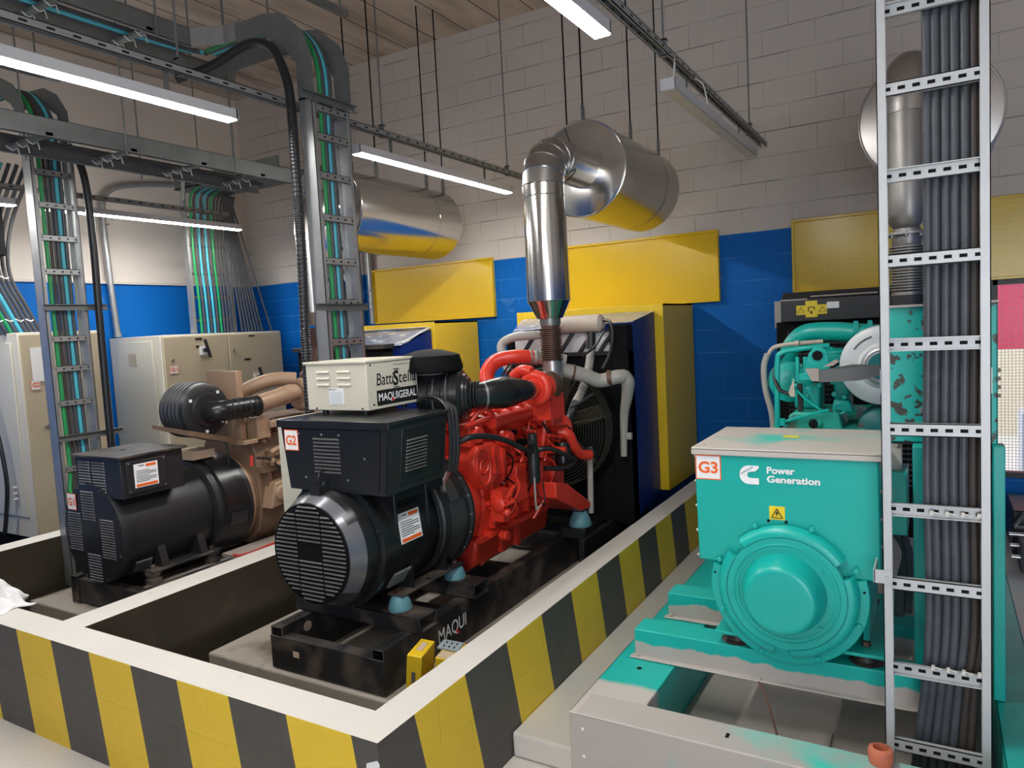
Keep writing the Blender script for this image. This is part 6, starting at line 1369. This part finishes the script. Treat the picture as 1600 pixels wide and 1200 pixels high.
build(MB().box(-.165, -.095, 3.0, 3.18, .95, 1.19), 'breaker_box', 'teal', G3, .004)
build(MB().box(-.16, -.115, 3.05, 3.16, 1.19, 1.27), 'breaker_bracket', 'primer', G3)
build(MB().tube([(-.14, 3.1, .94), (-.10, 3.12, .85), (-.12, 3.1, .74), (-.13, 3.12, .6)], .02, 8).tube([(-.11, 3.08, .94), (-.09, 3.08, .8), (-.10, 3.1, .62)], .014, 8), 'cable_tails', 'cable', G3)
# terracotta pipe end standing on the skid floor
tp = MB().lathe((-.158, 2.42, .383), (0, 0, 1), [(0, .034), (.03, .038), (.045, .034), (.05, .022), (.012, .020)], 28)
solo(tp, 'terracotta_pipe', 'terracotta', 'short terracotta pipe stub on the skid front at the bottom edge of the photo', 'pipe')

# ------------------------------------------------------------------ rag on the front kerb
b = MB(); n = 26; k = 16; vs = []; random.seed(4)
for j in range(k + 1):
    for i in range(n + 1):
        u = i / n; v = j / k; x = -4.50 + u * .43; y = 1.72 + v * .20 + .03 * math.sin(u * 5)
        ed = min(1, 5 * min(u, 1 - u)) * min(1, 5 * min(v, 1 - v))
        z = .505 + ed * (.035 + .03 * math.sin(u * 11 + v * 6) + .022 * math.sin(v * 15 - u * 7) + .018 * math.sin(u * 23 + 2))
        vs.append((x + .02 * math.sin(v * 9), y + .02 * math.sin(u * 13), max(z, .504)))
b.add(vs, [(j * (n + 1) + i, j * (n + 1) + i + 1, (j + 1) * (n + 1) + i + 1, (j + 1) * (n + 1) + i) for j in range(k) for i in range(n)])
o = solo(b, 'rag', 'cloth', 'crumpled white rag lying on the front kerb at the left frame edge', 'cloth', angle=80)
o.modifiers.new('thickness', 'SOLIDIFY').thickness = .004

# black drain hose at the side of the first cabinet
solo(MB().tube([(-6.95, 3.02, 1.45), (-6.90, 3.05, 1.2), (-6.86, 3.06, 1.0), (-6.85, 3.07, .7), (-6.92, 3.07, .42), (-6.98, 3.07, .26)], .018, 8), 'black_hose', 'rubber', 'black hose hanging down the near side of the leftmost cabinet', 'hose')
b = MB()
for k in range(3): b.lathe((-6.83, 3.10, .56 + k * .05), (0, 1, 0), [(0, .012), (.03, .012)], 10)
build(b, 'cable_glands', 'cab_lit', bpy.data.objects['control_cabinet'])
# dark rack with bright tubes under the window
t = thing('battery_rack', 'dark low rack with chrome tubes below the window at the right edge', 'rack', (.8, 5.9, .107))
build(MB().box(.43, 1.3, 5.7, 6.2, .12, .42), 'case', 'black_sat', t, .01)
for k in range(3): build(MB().cyl((.40, 5.55 - k * .08, .30 - k * .05), (1.2, 5.55 - k * .08, .30 - k * .05), .014, n=12), 'chrome_tube', 'silver', t)
build(MB().tube([(.44, 5.66, .33), (.50, 5.62, .43), (.56, 5.60, .40), (.55, 5.62, .34), (.44, 5.66, .32)], .012, 8), 'handle_loop', 'silver', t)
for k in range(2): build(MB().box(.45 + k * .7, .48 + k * .7, 5.36, 5.6, .107, .30), 'tube_bracket', 'black_sat', t)
# fine clutter on the visible flank of the red engine
random.seed(21)
b = MB()
for k in range(16):
    y = 3.62 + random.random() * .58; z = .86 + random.random() * .34; x = -2.215 + random.random() * .02
    pts = [(x, y, z)]
    for j in range(3): y += random.uniform(-.07, .09); z += random.uniform(-.07, .07); pts.append((x + .02 + random.random() * .03, y, z))
    b.tube(pts, random.choice((.005, .006, .009)), 6, 4)
build(b, 'fuel_lines', 'red', G2)
b = MB()
for k in range(9):
    y = 3.60 + random.random() * .6; z = .80 + random.random() * .42
    b.tube([(-2.21, y, z), (-2.17, y + .04, z - .05), (-2.18, y + .02, z - .13), (-2.22, y - .03, z - .2)], .005, 6, 4)
for k in range(8):
    y = 3.55 + random.random() * .7; z = .75 + random.random() * .45; b.box(-2.235, -2.20 + random.random() * .03, y, y + .03 + random.random() * .03, z, z + .02 + random.random() * .04)
build(b, 'engine_wiring', 'black_matt', G2)
b = MB()
for k in range(8):
    y = 3.45 + random.random() * .8; z = .7 + random.random() * .5; b.bolt((-2.20, y, z), (1, 0, 0), .006, .012)
build(b, 'bright_fittings', 'steel', G2)
